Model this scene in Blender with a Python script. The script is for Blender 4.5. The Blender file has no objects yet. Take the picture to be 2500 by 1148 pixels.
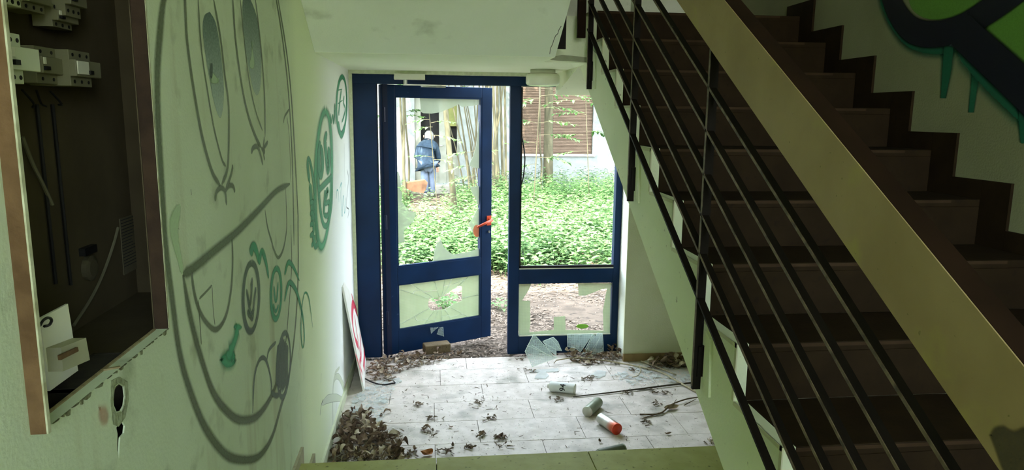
import bpy, bmesh, math, random
import numpy as np
from math import sin, cos, radians, pi, sqrt
from mathutils import Vector, Matrix
from mathutils.geometry import tessellate_polygon

random.seed(7)
rng = np.random.default_rng(7)
SC = bpy.context.scene
COL = SC.collection

# ------------------------------------------------------------------ camera
FPX, PITCH, YAW, ROLL, EYE = 1733.08, .1692, .1143, .0112, 1.765
FW = Vector((sin(YAW)*cos(PITCH), cos(YAW)*cos(PITCH), -sin(PITCH)))
_r = Vector((cos(YAW), -sin(YAW), 0)); _u = _r.cross(FW)
RT = _r*cos(ROLL) + _u*sin(ROLL); UP = _u*cos(ROLL) - _r*sin(ROLL)
CAMP = Vector((0, 0, EYE))
cam = bpy.data.objects.new('camera', bpy.data.cameras.new('camera'))
COL.objects.link(cam)
cam.matrix_world = Matrix(((RT.x, UP.x, -FW.x, 0), (RT.y, UP.y, -FW.y, 0), (RT.z, UP.z, -FW.z, EYE), (0, 0, 0, 1)))
cam.data.sensor_width = 36
cam.data.lens = FPX*36/2500
cam.data.clip_start = .02
SC.camera = cam

# ------------------------------------------------------------------ sky, sun, lamps, exposure
W = bpy.data.worlds.new('sky'); SC.world = W; W.use_nodes = True
_n = W.node_tree.nodes; _bg = _n['Background']
_sky = _n.new('ShaderNodeTexSky'); _sky.sky_type = 'NISHITA'; _sky.sun_disc = False
_sky.sun_elevation = radians(65); _sky.sun_rotation = radians(200); _sky.air_density = 1.0; _sky.dust_density = 2.5
_mx = _n.new('ShaderNodeMix'); _mx.data_type = 'RGBA'; _mx.inputs[0].default_value = .78; _mx.inputs[7].default_value = (1.0, 1.02, 1.0, 1)   # thin bright cloud
W.node_tree.links.new(_sky.outputs[0], _mx.inputs[6]); W.node_tree.links.new(_mx.outputs[2], _bg.inputs[0]); _bg.inputs[1].default_value = 1.5

def lamp(name, kind, energy, color, loc, direction, **kw):
    d = bpy.data.lights.new(name, kind); d.energy = energy; d.color = color
    for k, v in kw.items(): setattr(d, k, v)
    o = bpy.data.objects.new(name, d); COL.objects.link(o); o.location = loc
    o.rotation_euler = Vector(direction).to_track_quat('-Z', 'Y').to_euler()
    return o
lamp('sun', 'SUN', 4.6, (1, .95, .84), (0, 0, 20), (.34, .85, -2.0), angle=radians(.6))
# added green fill light behind the camera, at the unseen back wall opening
lamp('back_fill', 'AREA', 1.6, (.80, 1.0, .58), (.75, -2.42, 2.35), (-.25, 1, -.12), shape='RECTANGLE', size=1.7, size_y=1.3)
SC.view_settings.view_transform = 'Standard'; SC.view_settings.look = 'None'
SC.view_settings.gamma = 1; SC.view_settings.use_curve_mapping = False
SC.view_settings.exposure = 2.7
SC.cycles.max_bounces = 10; SC.cycles.diffuse_bounces = 6; SC.cycles.glossy_bounces = 3
SC.cycles.transmission_bounces = 6; SC.cycles.transparent_max_bounces = 24
SC.cycles.sample_clamp_indirect = 6; SC.cycles.caustics_reflective = False; SC.cycles.caustics_refractive = False

# ------------------------------------------------------------------ helpers
def on(u, v, ax, val):
    d = FW + RT*((u-1250)/FPX) - UP*((v-574)/FPX)
    t = (val - CAMP[ax])/d[ax]
    return CAMP + d*t
def lin(c):
    return tuple(((x/12.92) if x <= .04045 else ((x+.055)/1.055)**2.4) for x in [q/255 for q in c])
def mat(name, c1, c2=None, scale=8, rough=.75, bump=.0, bscale=60, metal=0, detail=5, spec=.3, contrast=(.35, .65), coord='Object', trans=0, stretch=None):
    m = bpy.data.materials.new(name); m.use_nodes = True
    nt = m.node_tree; b = nt.nodes['Principled BSDF']
    b.inputs['Roughness'].default_value = rough; b.inputs['Metallic'].default_value = metal
    b.inputs['Specular IOR Level'].default_value = spec
    c1 = lin(c1); c2 = lin(c2) if c2 else c1
    tc = nt.nodes.new('ShaderNodeTexCoord'); src = tc.outputs[coord]
    if stretch:
        mp = nt.nodes.new('ShaderNodeMapping'); mp.inputs['Scale'].default_value = stretch
        nt.links.new(src, mp.inputs[0]); src = mp.outputs[0]
    nz = nt.nodes.new('ShaderNodeTexNoise'); nz.inputs['Scale'].default_value = scale; nz.inputs['Detail'].default_value = detail
    nt.links.new(src, nz.inputs['Vector'])
    cr = nt.nodes.new('ShaderNodeValToRGB')
    cr.color_ramp.elements[0].position, cr.color_ramp.elements[1].position = contrast
    cr.color_ramp.elements[0].color = (*c1, 1); cr.color_ramp.elements[1].color = (*c2, 1)
    nt.links.new(nz.outputs[0], cr.inputs[0]); nt.links.new(cr.outputs[0], b.inputs['Base Color'])
    if bump:
        n2 = nt.nodes.new('ShaderNodeTexNoise'); n2.inputs['Scale'].default_value = bscale; n2.inputs['Detail'].default_value = 3
        nt.links.new(src, n2.inputs['Vector'])
        bp = nt.nodes.new('ShaderNodeBump'); bp.inputs['Strength'].default_value = bump; bp.inputs['Distance'].default_value = .01
        nt.links.new(n2.outputs[0], bp.inputs['Height']); nt.links.new(bp.outputs[0], b.inputs['Normal'])
    if trans:
        out = nt.nodes['Material Output']; tr = nt.nodes.new('ShaderNodeBsdfTranslucent'); mx = nt.nodes.new('ShaderNodeMixShader')
        nt.links.new(cr.outputs[0], tr.inputs[0]); mx.inputs[0].default_value = trans
        nt.links.new(b.outputs[0], mx.inputs[1]); nt.links.new(tr.outputs[0], mx.inputs[2]); nt.links.new(mx.outputs[0], out.inputs[0])
    m['ramp'] = cr.name
    return m
def speckle(m, c, scale=40, lo=.62, hi=.7, stretch=None, amt=1.0):
    """dirt specks / worn patches of another colour over a material"""
    nt = m.node_tree; b = nt.nodes['Principled BSDF']; cr = nt.nodes[m['ramp']]
    tc = nt.nodes.new('ShaderNodeTexCoord')
    nz = nt.nodes.new('ShaderNodeTexNoise'); nz.inputs['Scale'].default_value = scale; nz.inputs['Detail'].default_value = 6
    src = tc.outputs['Object']
    if stretch:
        mp = nt.nodes.new('ShaderNodeMapping'); mp.inputs['Scale'].default_value = stretch; nt.links.new(src, mp.inputs[0]); src = mp.outputs[0]
    nt.links.new(src, nz.inputs['Vector'])
    mr = nt.nodes.new('ShaderNodeMapRange'); mr.inputs[1].default_value = lo; mr.inputs[2].default_value = hi; mr.inputs[4].default_value = amt
    nt.links.new(nz.outputs[0], mr.inputs[0])
    mx = nt.nodes.new('ShaderNodeMix'); mx.data_type = 'RGBA'
    prev = b.inputs['Base Color'].links[0].from_socket
    nt.links.new(mr.outputs[0], mx.inputs[0]); nt.links.new(prev, mx.inputs[6]); mx.inputs[7].default_value = (*lin(c), 1)
    nt.links.new(mx.outputs[2], b.inputs['Base Color'])
    return m
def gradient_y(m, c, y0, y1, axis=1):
    """blends the base colour into a second one towards world position y1"""
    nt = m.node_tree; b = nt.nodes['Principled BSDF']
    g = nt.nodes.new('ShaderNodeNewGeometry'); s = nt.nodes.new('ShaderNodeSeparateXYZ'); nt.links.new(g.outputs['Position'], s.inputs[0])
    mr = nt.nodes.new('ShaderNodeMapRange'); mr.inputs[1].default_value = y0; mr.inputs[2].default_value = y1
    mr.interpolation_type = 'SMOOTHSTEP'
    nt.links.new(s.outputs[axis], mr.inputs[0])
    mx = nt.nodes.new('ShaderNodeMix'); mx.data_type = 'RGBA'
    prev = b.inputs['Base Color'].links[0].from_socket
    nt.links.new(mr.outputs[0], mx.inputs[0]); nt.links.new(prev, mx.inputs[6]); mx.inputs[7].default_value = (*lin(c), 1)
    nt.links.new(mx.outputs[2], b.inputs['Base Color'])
    return m

class MB:
    def __init__(s): s.v = []; s.f = []; s.uv = None
    def add(s, vs, fs):
        o = len(s.v); s.v += [tuple(x) for x in vs]; s.f += [tuple(i+o for i in f) for f in fs]; return s
    def box(s, x0, x1, y0, y1, z0, z1):
        return s.add([(x0,y0,z0),(x1,y0,z0),(x1,y1,z0),(x0,y1,z0),(x0,y0,z1),(x1,y0,z1),(x1,y1,z1),(x0,y1,z1)],
                     [(3,2,1,0),(4,5,6,7),(0,1,5,4),(1,2,6,5),(2,3,7,6),(3,0,4,7)])
    def obox(s, M, sx, sy, sz):
        vs = [M @ Vector((a*sx/2, b*sy/2, c*sz/2)) for c in (-1,1) for a,b in ((-1,-1),(1,-1),(1,1),(-1,1))]
        return s.add(vs, [(3,2,1,0),(4,5,6,7),(0,1,5,4),(1,2,6,5),(2,3,7,6),(3,0,4,7)])
    def prism(s, pts, off):
        """closed polygon (3d points) extruded by vector off"""
        n = len(pts); P = [Vector(p) for p in pts]; off = Vector(off)
        tri = tessellate_polygon([P])
        vs = P + [p+off for p in P]
        fs = [tuple(t) for t in tri] + [tuple(n+i for i in reversed(t)) for t in tri]
        fs += [(i, i+n, (i+1) % n+n, (i+1) % n) for i in range(n)]
        return s.add(vs, fs)
    def tube(s, pts, rad, n=8, cap=True):
        P = [Vector(p) for p in pts]; rad = rad if hasattr(rad, '__len__') else [rad]*len(P)
        vs = []; fs = []; up = None
        for i, p in enumerate(P):
            d = (P[min(i+1, len(P)-1)] - P[max(i-1, 0)]).normalized()
            if up is None: up = d.orthogonal().normalized()
            a = (up - d*up.dot(d)).normalized(); up = a; b = d.cross(a)
            vs += [p + (a*cos(2*pi*k/n) + b*sin(2*pi*k/n))*rad[i] for k in range(n)]
        for i in range(len(P)-1):
            fs += [(i*n+k, i*n+(k+1) % n, (i+1)*n+(k+1) % n, (i+1)*n+k) for k in range(n)]
        if cap: fs += [tuple(reversed(range(n))), tuple(range((len(P)-1)*n, len(P)*n))]
        return s.add(vs, fs)
    def lathe(s, prof, n=32, M=Matrix.Identity(4)):
        vs = [M @ Vector((r*cos(2*pi*k/n), r*sin(2*pi*k/n), z)) for r, z in prof for k in range(n)]
        fs = [(i*n+k, i*n+(k+1) % n, (i+1)*n+(k+1) % n, (i+1)*n+k) for i in range(len(prof)-1) for k in range(n)]
        fs += [tuple(reversed(range(n))), tuple(range((len(prof)-1)*n, len(prof)*n))]
        return s.add(vs, fs)
    def build(s, name, m, parent=None, smooth=False, bevel=0, fix=True, local=False):
        me = bpy.data.meshes.new(name)
        off = Vector((0,0,0)); loc = (0,0,0)
        if not local:
            root = parent
            while root is not None and root.parent is not None: root = root.parent
            if root is not None: off = root.location.copy()
            else:
                a = np.array(s.v); off = Vector(((a[:,0].min()+a[:,0].max())/2, (a[:,1].min()+a[:,1].max())/2, a[:,2].min())); loc = off
        me.from_pydata([tuple(Vector(v)-off) for v in s.v], [], s.f)
        if s.uv is not None:
            l = me.uv_layers.new(name='UVMap'); l.data.foreach_set('uv', np.array(s.uv, float).ravel())
        me.materials.append(m)
        if fix and s.uv is None:
            bm = bmesh.new(); bm.from_mesh(me); bmesh.ops.recalc_face_normals(bm, faces=bm.faces); bm.to_mesh(me); bm.free()
        if smooth:
            me.polygons.foreach_set('use_smooth', [True]*len(me.polygons))
        o = bpy.data.objects.new(name, me); COL.objects.link(o)
        if parent is not None: o.parent = parent
        else: o.location = loc
        if bevel:
            bv = o.modifiers.new('edge', 'BEVEL'); bv.width = bevel; bv.segments = 2; bv.limit_method = 'ANGLE'
        return o
def tag(o, label=None, cat=None, group=None, kind=None):
    if label: o['label'] = label
    if cat: o['category'] = cat
    if group: o['group'] = group
    if kind: o['kind'] = kind
    return o
def empty(name, loc, label=None, cat=None, group=None, kind=None):
    o = bpy.data.objects.new(name, None); COL.objects.link(o); o.location = loc; o.empty_display_size = .1
    return tag(o, label, cat, group, kind)
def spline(pts, step=6):
    """Catmull-Rom through 2d/3d control points"""
    P = [np.array(p, float) for p in pts]
    if len(P) < 3: return [p for p in P]
    P = [2*P[0]-P[1]] + P + [2*P[-1]-P[-2]]
    out = []
    for i in range(1, len(P)-2):
        for k in range(step):
            t = k/step; a, b, c, d = P[i-1], P[i], P[i+1], P[i+2]
            out.append(.5*((2*b)+(-a+c)*t+(2*a-5*b+4*c-d)*t*t+(-a+3*b-3*c+d)*t**3))
    out.append(P[-2]); return out

# ------------------------------------------------------------------ materials
WALL = speckle(mat('door_lit_wall_paint', (190,203,170), (198,211,180), 3, .85, .16, 120), (150,160,128), 9, .6, .8)
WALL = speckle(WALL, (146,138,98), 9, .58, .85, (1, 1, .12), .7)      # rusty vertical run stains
WALL = gradient_y(gradient_y(WALL, (222,234,192), 2.75, 3.15), (236,241,234), 3.3, 4.2)  # green cast near, daylight towards the door: both put into the wall colour
WHITEW = speckle(mat('white_wall_paint', (222,228,210), (232,236,222), 3, .85, .2, 120), (196,202,180), 12, .66, .8)
CREAM = mat('cream_wall_paint', (212,216,184), (222,226,198), 3, .85, .2, 120)
STRW = speckle(mat('stringer_paint', (220,228,198), (228,234,206), 3, .8, .15, 100), (150,150,120), 30, .68, .75)
RIGHTW = mat('dimmed_right_wall_paint', (128,130,98), (142,144,112), 2, .85, .2, 120)  # white wall; the weak light on this side is put into the colour
SOFF = speckle(mat('soffit_paint', (210,221,198), (218,228,208), 2, .85, .15, 120), (178,188,164), 6, .6, .8)
TILE = speckle(speckle(mat('pale_floor_tile', (196,188,176), (216,208,198), 14, .55, .08, 40, spec=.4), (128,122,104), 60, .66, .72), (150,148,134), 5, .55, .75)
GROUT = mat('grout', (110,106,92), (130,126,112), 30, .9)
OLIVE = speckle(mat('olive_step_tile', (138,140,66), (152,154,84), 10, .6, .08, 40), (92,92,40), 50, .64, .72)
STONE = speckle(mat('brown_stair_stone', (34,25,14), (41,31,18), 12, .75, .06, 60, spec=.08), (32,24,16), 40, .6, .7)
STONEL = mat('stair_stone_edge', (50,37,24), (60,46,31), 12, .7, spec=.1)
SKIRT = speckle(mat('skirting_tile', (150,146,116), (164,160,130), 12, .6), (120,112,84), 30, .62, .7)
BLUE = speckle(mat('blue_painted_metal', (5,34,66), (8,42,80), 4, .5, .04, 30, spec=.18), (40,60,92), 28, .72, .76)
BLUED = mat('dark_blue_gasket', (10,20,46), (14,28,58), 6, .5)
BLACKM = speckle(mat('black_painted_steel', (17,13,10), (22,17,13), 8, .6, .03, 60, spec=.12), (60,62,52), 40, .71, .77)
LITEDGE = mat('lit_bar_edge', (112,98,78), (66,56,44), 40, .6)  # door light on the left faces of bars and posts, painted in
RAIL = speckle(speckle(mat('yellowed_handrail_paint', (136,116,76), (150,130,90), 5, .6, .06, 50), (150,138,74), 8, .58, .75), (110,98,56), 60, .7, .74)
RAILB = mat('brown_handrail_top', (26,15,7), (33,20,10), 12, .7, spec=.1)
BLACKR = mat('black_rubber', (16,17,17), (24,24,24), 10, .6)
PLAST = mat('old_white_plastic', (214,216,196), (226,228,210), 4, .5, spec=.4)
RUST = mat('rusty_steel', (84,62,36), (108,84,54), 20, .8, .2, 80)
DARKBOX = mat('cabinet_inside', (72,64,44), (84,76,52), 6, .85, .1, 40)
LEAFB = mat('brown_dead_leaf', (112,92,74), (160,142,120), 30, .85, .2, 120)
LEAFD = mat('dark_dead_leaf', (84,68,54), (118,98,80), 30, .85, .2, 120)
LEAFP = mat('pale_dead_leaf', (176,162,140), (202,190,168), 30, .85, .2, 120)
LEAFO = mat('orange_dead_leaf', (140,90,50), (168,112,66), 30, .8)
TWIG = mat('twig_bark', (86,72,54), (120,104,82), 40, .85, .3, 150)
TWIGP = mat('pale_twig', (178,170,140), (150,140,108), 40, .8)
GREEN = mat('garden_leaf', (54,86,46), (88,120,70), 1.4, .5, coord='Object', trans=.35, spec=.4)
GREEN2 = mat('bright_leaf', (80,120,62), (120,156,98), 1.4, .5, trans=.4)
BARK = mat('pale_bark', (62,60,42), (90,86,64), 10, .85, .3, 40, stretch=(1,1,.25))
SOIL = speckle(mat('leafy_soil', (68,59,48), (94,83,70), 6, .95, .6, 30), (60,52,42), 14, .55, .65)

# ================================================================== STRUCTURE
XL, XR, YD = -.55, 2.08, 5.06        # left wall, right wall, door frame plane
ZC, ZS, ZL = 4.3, 2.045, 2.323       # ceiling, soffit, upper landing
SL = .583                            # stair slope
NK = lambda k: (3.641-.2949*k, 2.151-.172*k)   # nose of step k: y, z

# left wall with the cabinet opening and the broken socket hole
NY0, NY1, NZ0, NZ1 = 1.03, 1.505, 1.314, 2.62
def wall_with_holes(y0, y1, z0, z1, holes, x, depth):
    mb = MB()
    loops = [[Vector((x, y0, z0)), Vector((x, y1, z0)), Vector((x, y1, z1)), Vector((x, y0, z1))]]
    for h in holes: loops.append([Vector((x, a, b)) for a, b in h])
    flat = [p for l in loops for p in l]
    mb.add(flat, [tuple(t) for t in tessellate_polygon(loops)])
    for k, h in enumerate(holes):
        n = len(h); dp = depth if k == 0 else .003; mb.add([(x, a, b) for a, b in h] + [(x-dp, a, b) for a, b in h], [(i, (i+1) % n, (i+1) % n+n, i+n) for i in range(n)])
    return mb
sk = [on(u, v, 0, XL) for u, v in ((282,945),(292,937),(303,944),(306,968),(303,990),(296,1003),(285,1006),(278,990),(277,965))]
socket = [(p.y, p.z) for p in sk]
crack = [(p.y, p.z) for p in [on(u, v, 0, XL) for u, v in ((290,1034),(300,1030),(305,1040),(303,1058),(294,1068),(290,1120),(286,1100),(287,1060),(284,1045))]]
wl = wall_with_holes(-2.5, 5.25, -.1, ZC, [[(NY0,NZ0),(NY1,NZ0),(NY1,NZ1),(NY0,NZ1)], socket, crack], XL, .025)
wl.box(XL-.35, XL-.33, -2.7, 5.28, -.12, ZC+.15).box(XL-.35, XL-.001, -2.7, 5.28, -.12, -.1).box(XL-.35, XL-.001, -2.7, -2.5, -.1, ZC).box(XL-.35, XL-.2, -2.7, 5.28, ZC, ZC+.15)
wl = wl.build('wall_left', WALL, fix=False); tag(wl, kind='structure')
cav = MB().box(XL-.085, XL-.08, 1.18, 1.36, 1.1, 1.312).box(XL-.085, XL-.0032, 1.18, 1.185, 1.1, 1.312).box(XL-.085, XL-.0032, 1.355, 1.36, 1.1, 1.312).box(XL-.085, XL-.0032, 1.18, 1.36, 1.095, 1.1).box(XL-.085, XL-.0032, 1.18, 1.36, 1.305, 1.311)
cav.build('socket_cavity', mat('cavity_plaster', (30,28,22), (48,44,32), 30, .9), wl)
rim = [on(u, v, 0, XL+.0015) for u, v in ((272,930),(292,920),(312,932),(315,975),(306,1020),(290,1042),(276,1036),(270,985))]
rin = [on(u, v, 0, XL+.0015) for u, v in ((281,943),(292,935),(304,942),(307,968),(304,992),(297,1006),(284,1009),(276,990))]
rb_ = MB()
for k in range(8): rb_.prism([rim[k], rim[(k+1) % 8], rin[(k+1) % 8], rin[k]], (-.002, 0, 0))
rb_.build('plaster_rim', mat('broken_plaster', (150,160,128), (120,128,98), 60, .95, .5, 80), wl)
# right wall, unseen back wall with an opening added for the fill light, ceiling
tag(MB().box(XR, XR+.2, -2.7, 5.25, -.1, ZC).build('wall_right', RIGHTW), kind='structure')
bw = MB().box(XL-.2, -.15, -2.7, -2.5, -.1, ZC).box(1.65, XR+.2, -2.7, -2.5, -.1, ZC).box(-.15, 1.65, -2.7, -2.5, -.1, 1.65).box(-.15, 1.65, -2.7, -2.5, 3.05, ZC)
tag(bw.build('wall_back', WHITEW), kind='structure')
tag(MB().box(XL-.2, XR+.2, -2.7, 5.25, ZC, ZC+.15).build('ceiling', SOFF), kind='structure')
# door wall: facade left and right of the opening, above, and the return under the stairs
fw = MB().box(1.385, 7, 4.83, 5.28, -.1, 4.55).box(-7, XL, 5.0, 5.28, -.1, 4.55).box(XL, 1.385, 5.0, 5.28, 2.022, 4.55)
tag(fw.build('wall_front', WHITEW), kind='structure')
tag(MB().box(1.375, XR, 4.812, 4.83, .055, 2.05).build('wall_under_stairs', CREAM), kind='structure')
tag(MB().box(1.375, XR, 4.80, 4.83, 0, .055).build('baseboard_under_stairs', mat('brown_skirting', (140,116,80), (156,132,96), 12, .7)), kind='structure')
# thin plaster edge round the blue frame
pe = MB().box(-.555, -.528, 5.0, 5.02, 0, 2.03).box(-.55, 1.385, 4.985, 5.0, 2.022, 2.045)
tag(pe.build('trim_1', mat('cracked_plaster_edge', (214,222,190), (198,206,172), 40, .9)), kind='structure')

# upper landing slab, its soffit and the sloped underside of the upper flight
tag(MB().box(XL, .617, 3.58, 5.0, ZS, ZL).box(.617, XR, 3.94, 5.0, ZS, ZL-.03).build('ceiling', mat('landing_soffit', (234,242,214), (240,248,222), 2, .85, .15, 120)), kind='structure')
prof = [(3.581, ZS), (3.581, ZL), (3.1, ZL+.12), (-.1, ZS+SL*3.68+.28), (-.1, ZS+SL*3.68)]
fl2 = MB().prism([(XL+.001, a, b) for a, b in prof], (.617-XL-.001, 0, 0)).build('ceiling', SOFF); tag(fl2, kind='structure')
# hairline crack in the sloped soffit, cut as a thin dark groove line
ck = []
for u, v in ((1370,64),(1364,74),(1362,82),(1356,88),(1352,98),(1349,108),(1344,118),(1342,132)):
    d = FW + RT*((u-1250)/FPX) - UP*((v-574)/FPX)
    t = (ZS+SL*3.58-EYE)/(d.z+SL*d.y); ck.append(CAMP+d*t*.9995)
MB().tube(ck, .0014, 4).build('crack', BLACKR, fl2)
MB().prism([on(u, v, 1, 3.93) for u, v in ((1343,146),(1352,138),(1372,134),(1432,140),(1432,152),(1400,150),(1362,148))], (0, .004, 0)).build('peeled_plaster', mat('grey_plaster', (150,156,130), (164,168,144), 20, .9), fl2)

# floor of the entrance landing: single tiles
fl = MB().box(XL-.1, XR, 3.0, 4.975, -.1, -.006).build('floor', GROUT); tag(fl, kind='structure')
rows = [(3.085,3.327), (3.327,3.611), (3.611,3.896), (3.896,4.172), (4.172,4.455), (4.455,4.74), (4.74,4.972)]
for i, (a, b) in enumerate(rows):
    x = {0: .29, 1: .009, 2: .255, 3: .007, 4: .317, 5: .05, 6: .238}[i]
    while x > XL: x -= .585
    while x < XR:
        x0, x1 = max(x, XL)+.0018, min(x+.585, XR)-.0018
        if x1-x0 > .01:
            dz = random.uniform(-.001, .0006)
            MB().box(x0, x1, a+.0018, b-.0018, -.02, dz).build('tile', TILE, fl)
        x += .585
# two tiled steps up to the level of the camera
st = empty('entrance_steps', (.7, 2.9, 0), 'two low tiled steps with olive-green treads at the near edge of the landing', 'steps')
for (y0, y1, z) in ((2.78, 3.073, .172), (1.2, 2.785, .344)):
    MB().box(XL, XR, y0, y1-.02, z-.17, z-.02).build('riser', STONE, st)
    x = .012-.645
    while x < XR:
        x0, x1 = max(x, XL)+.0015, min(x+.645, XR)-.0015
        if x1-x0 > .02: MB().box(x0, x1, y0, y1, z-.022, z).build('tread', OLIVE, st, bevel=.002)
        x += .645
tag(MB().box(XL, XR, -2.5, 1.2, .2, .344).build('floor', OLIVE), kind='structure')
# left skirting: landing strip and stepped tile pieces
skl = MB().box(XL, XL+.012, 3.12, 4.98, 0, .062)
tag(skl.build('baseboard_left', mat('landing_skirting', (196,204,170), (208,214,184), 12, .6)), kind='structure')
bs = empty('stepped_skirting', (XL, 2.9, .2), 'pale stepped skirting tiles on the left wall beside the entrance steps', 'skirting')
for (a, b, z0, z1) in ((2.45, 2.85, .10, .384), (2.852, 3.117, -.0, .221)):
    MB().prism([(XL, a, z0), (XL, b, z0), (XL, b, z1), (XL, a, z1)], (.012, 0, 0)).build('skirting_tile', SKIRT, bs)

# ------------------------------------------------------------------ staircase
sc_ = empty('staircase', (1.475, 2.2, .3), 'straight flight of brown stone stairs with pale stringer rising on the right', 'stairs')
ks = list(range(10, -2, -1))
prof = []
for k in ks:
    y, z = NK(k); prof += [(y, z-.172), (y, z)]
prof += [(5.0, NK(-1)[1]), (5.0, SL*3.94-.40+.001), (4.2, SL*4.2-.40)]
yb = NK(10)[0]; prof += [(yb+.35, SL*(yb+.35)-.40), (yb, .2)]
prof = [p for p in prof]
MB().prism([(.87, a, b) for a, b in prof], (.035, 0, 0)).build('stringer', STRW, sc_)
prof2 = [(a+.012, b-.026) for a, b in prof[:-4]] + prof[-4:]
MB().prism([(.905, a, b) for a, b in prof2], (XR-.905, 0, 0)).build('slab', STRW, sc_)
for k in ks:
    y, z = NK(k)
    MB().box(.905, XR, y+.0005, y+.2949+(.9 if k == -1 else 0), z-.028, z+.001).build('tread', STONE, sc_, bevel=.003)
    MB().box(.905, XR, y+.001, y+.014, z-.172, z-.028).build('riser', STONE, sc_)
    MB().box(.905, XR-.13, y-.0015, y+.0, z-.012, z-.002).build('nosing', STONEL, sc_)
    # thin pale tile edge on the outer cheek
    MB().box(.868, .872, y-.002, y+.012, z-.172, z).box(.868, .872, y, y+.2949, z-.012, z).build('tile_edge', mat('mortar_edge', (206,206,176)) if k == 10 else bpy.data.materials['mortar_edge'], sc_)
    # stepped skirting on the right wall: one riser piece and one tread piece
    MB().box(XR-.012, XR, y-.1375, y-.0005, z-.20, z+.074).build('skirting_tile', STONE, sc_)
    MB().box(XR-.0125, XR, y+.0005, y+.1565, z-.03, z+.074).build('skirting_tile', STONE, sc_)

# ------------------------------------------------------------------ stair railing
rl = empty('stair_railing', (.85, 2.1, .9), 'black flat-steel stair railing with wide yellowed plank handrail on the right flight', 'railing')
XB = .835
def sloped(x0, x1, y0, y1, c0, c1):
    return MB().prism([(x0, y0, SL*y0+c0), (x0, y1, SL*y1+c0), (x0, y1, SL*y1+c1), (x0, y0, SL*y0+c1)], (x1-x0, 0, 0))
yl = spline([(.42,.76),(.6,.752),(.8,.75)], 3)
hr = sloped(.8195, .822, .3, 3.86, .75, .924).build('handrail', RAIL, rl)
tag(hr, 'yellowed painted wooden plank of the handrail')
hb = sloped(.8222, .87, .3, 3.86, .752, .925).build('handrail_core', RAILB, hr)
for i, c in enumerate((-.035, .108, .230, .357, .490, .619)):
    b = sloped(XB+.001, XB+.022, .4, 3.86, c-.005, c+.004).build('bar', BLACKM, rl)
    sloped(XB-.001, XB+.001, .4, 3.86, c-.004, c+.005).build('bar_edge', LITEDGE if i else BLACKM, b)
for i, y in enumerate((2.11, 2.955, 3.83)):
    zb, zt = {0: (.89, 1.99), 1: (1.40, 2.50), 2: (1.90, 2.98)}[i]
    p = MB().box(XB, XB+.027, y-.006, y+.006, zb, zt).build('post', BLACKM, rl)
    MB().box(XB-.001, XB+.001, y-.006, y+.006, zb+.01, zt).build('post_edge', LITEDGE, p)
    MB().box(XB+.012, .8715, y-.012, y+.012, zb+.045, zb+.145).build('post_foot', BLACKM, p)
    MB().prism([(.862, a, b) for a, b in ((y-.075,zb+.0),(y-.02,zb+.03),(y-.02,zb+.2),(y-.06,zb+.185))], (.01, 0, 0)).build('fixing_plate', STRW, p)
MB().box(.772, .815, 3.80, 3.826, 2.165, 3.4).build('newel_board', RAILB, rl)
u2 = empty('upper_railing_post', (.65, 3.7, 2.1), 'black steel post end on the side of the upper flight, above the ceiling lamp', 'post')
MB().box(.622, .690, 3.69, 3.702, 2.095, 3.3).build('post', BLACKM, u2)
MB().box(.615, .64, 3.68, 3.712, 2.13, 2.2).build('post_foot', BLACKM, u2)

# ------------------------------------------------------------------ blue door set
fr = empty('trim_2', (.4, YD, 0), kind='structure')
F0, F1 = YD-.035, YD+.03
MB().box(XL+.002, -.371, F0+.008, F1, 0, 2.01).build('side_panel', BLUE, fr, bevel=.002)
MB().box(-.371, -.366, F0+.02, F1, 0, 2.01).build('panel_edge', BLUED, fr)
MB().box(XL+.002, 1.383, F0, F1, 1.957, 2.02).build('head_rail', BLUE, fr, bevel=.002)
MB().box(.555, .632, F0, F1, 0, 1.957).build('mullion', BLUE, fr, bevel=.002)
w1 = empty('window_1', (1.0, YD, 0), kind='structure')
MB().box(1.335, 1.383, F0, F1, 0, 1.957).build('stile', BLUE, w1, bevel=.002)
MB().box(.632, 1.335, F0, F1, .535, .655).build('middle_rail', BLUE, w1, bevel=.002)
MB().box(.632, 1.335, F0, F1, 0, .135).build('bottom_rail', BLUE, w1, bevel=.002)
MB().box(.632, .642, F0-.004, F0+.012, .655, 1.95).box(.632, 1.335, F0-.004, F0+.012, .655, .672).build('gasket', BLACKR, w1)
MB().tube(spline([(.641,F0,1.60),(.652,F0-.006,1.54),(.661,F0-.01,1.47),(.660,F0-.01,1.40),(.652,F0-.008,1.32),(.640,F0-.002,1.27)], 6), .0045, 6).build('loose_gasket', BLACKR, w1)
MB().box(.632, 1.335, F0-.003, F0, .646, .653).box(.64, 1.33, F0+.002, F0+.008, .134, .144).build('glazing_bead', PLAST, w1)

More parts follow.
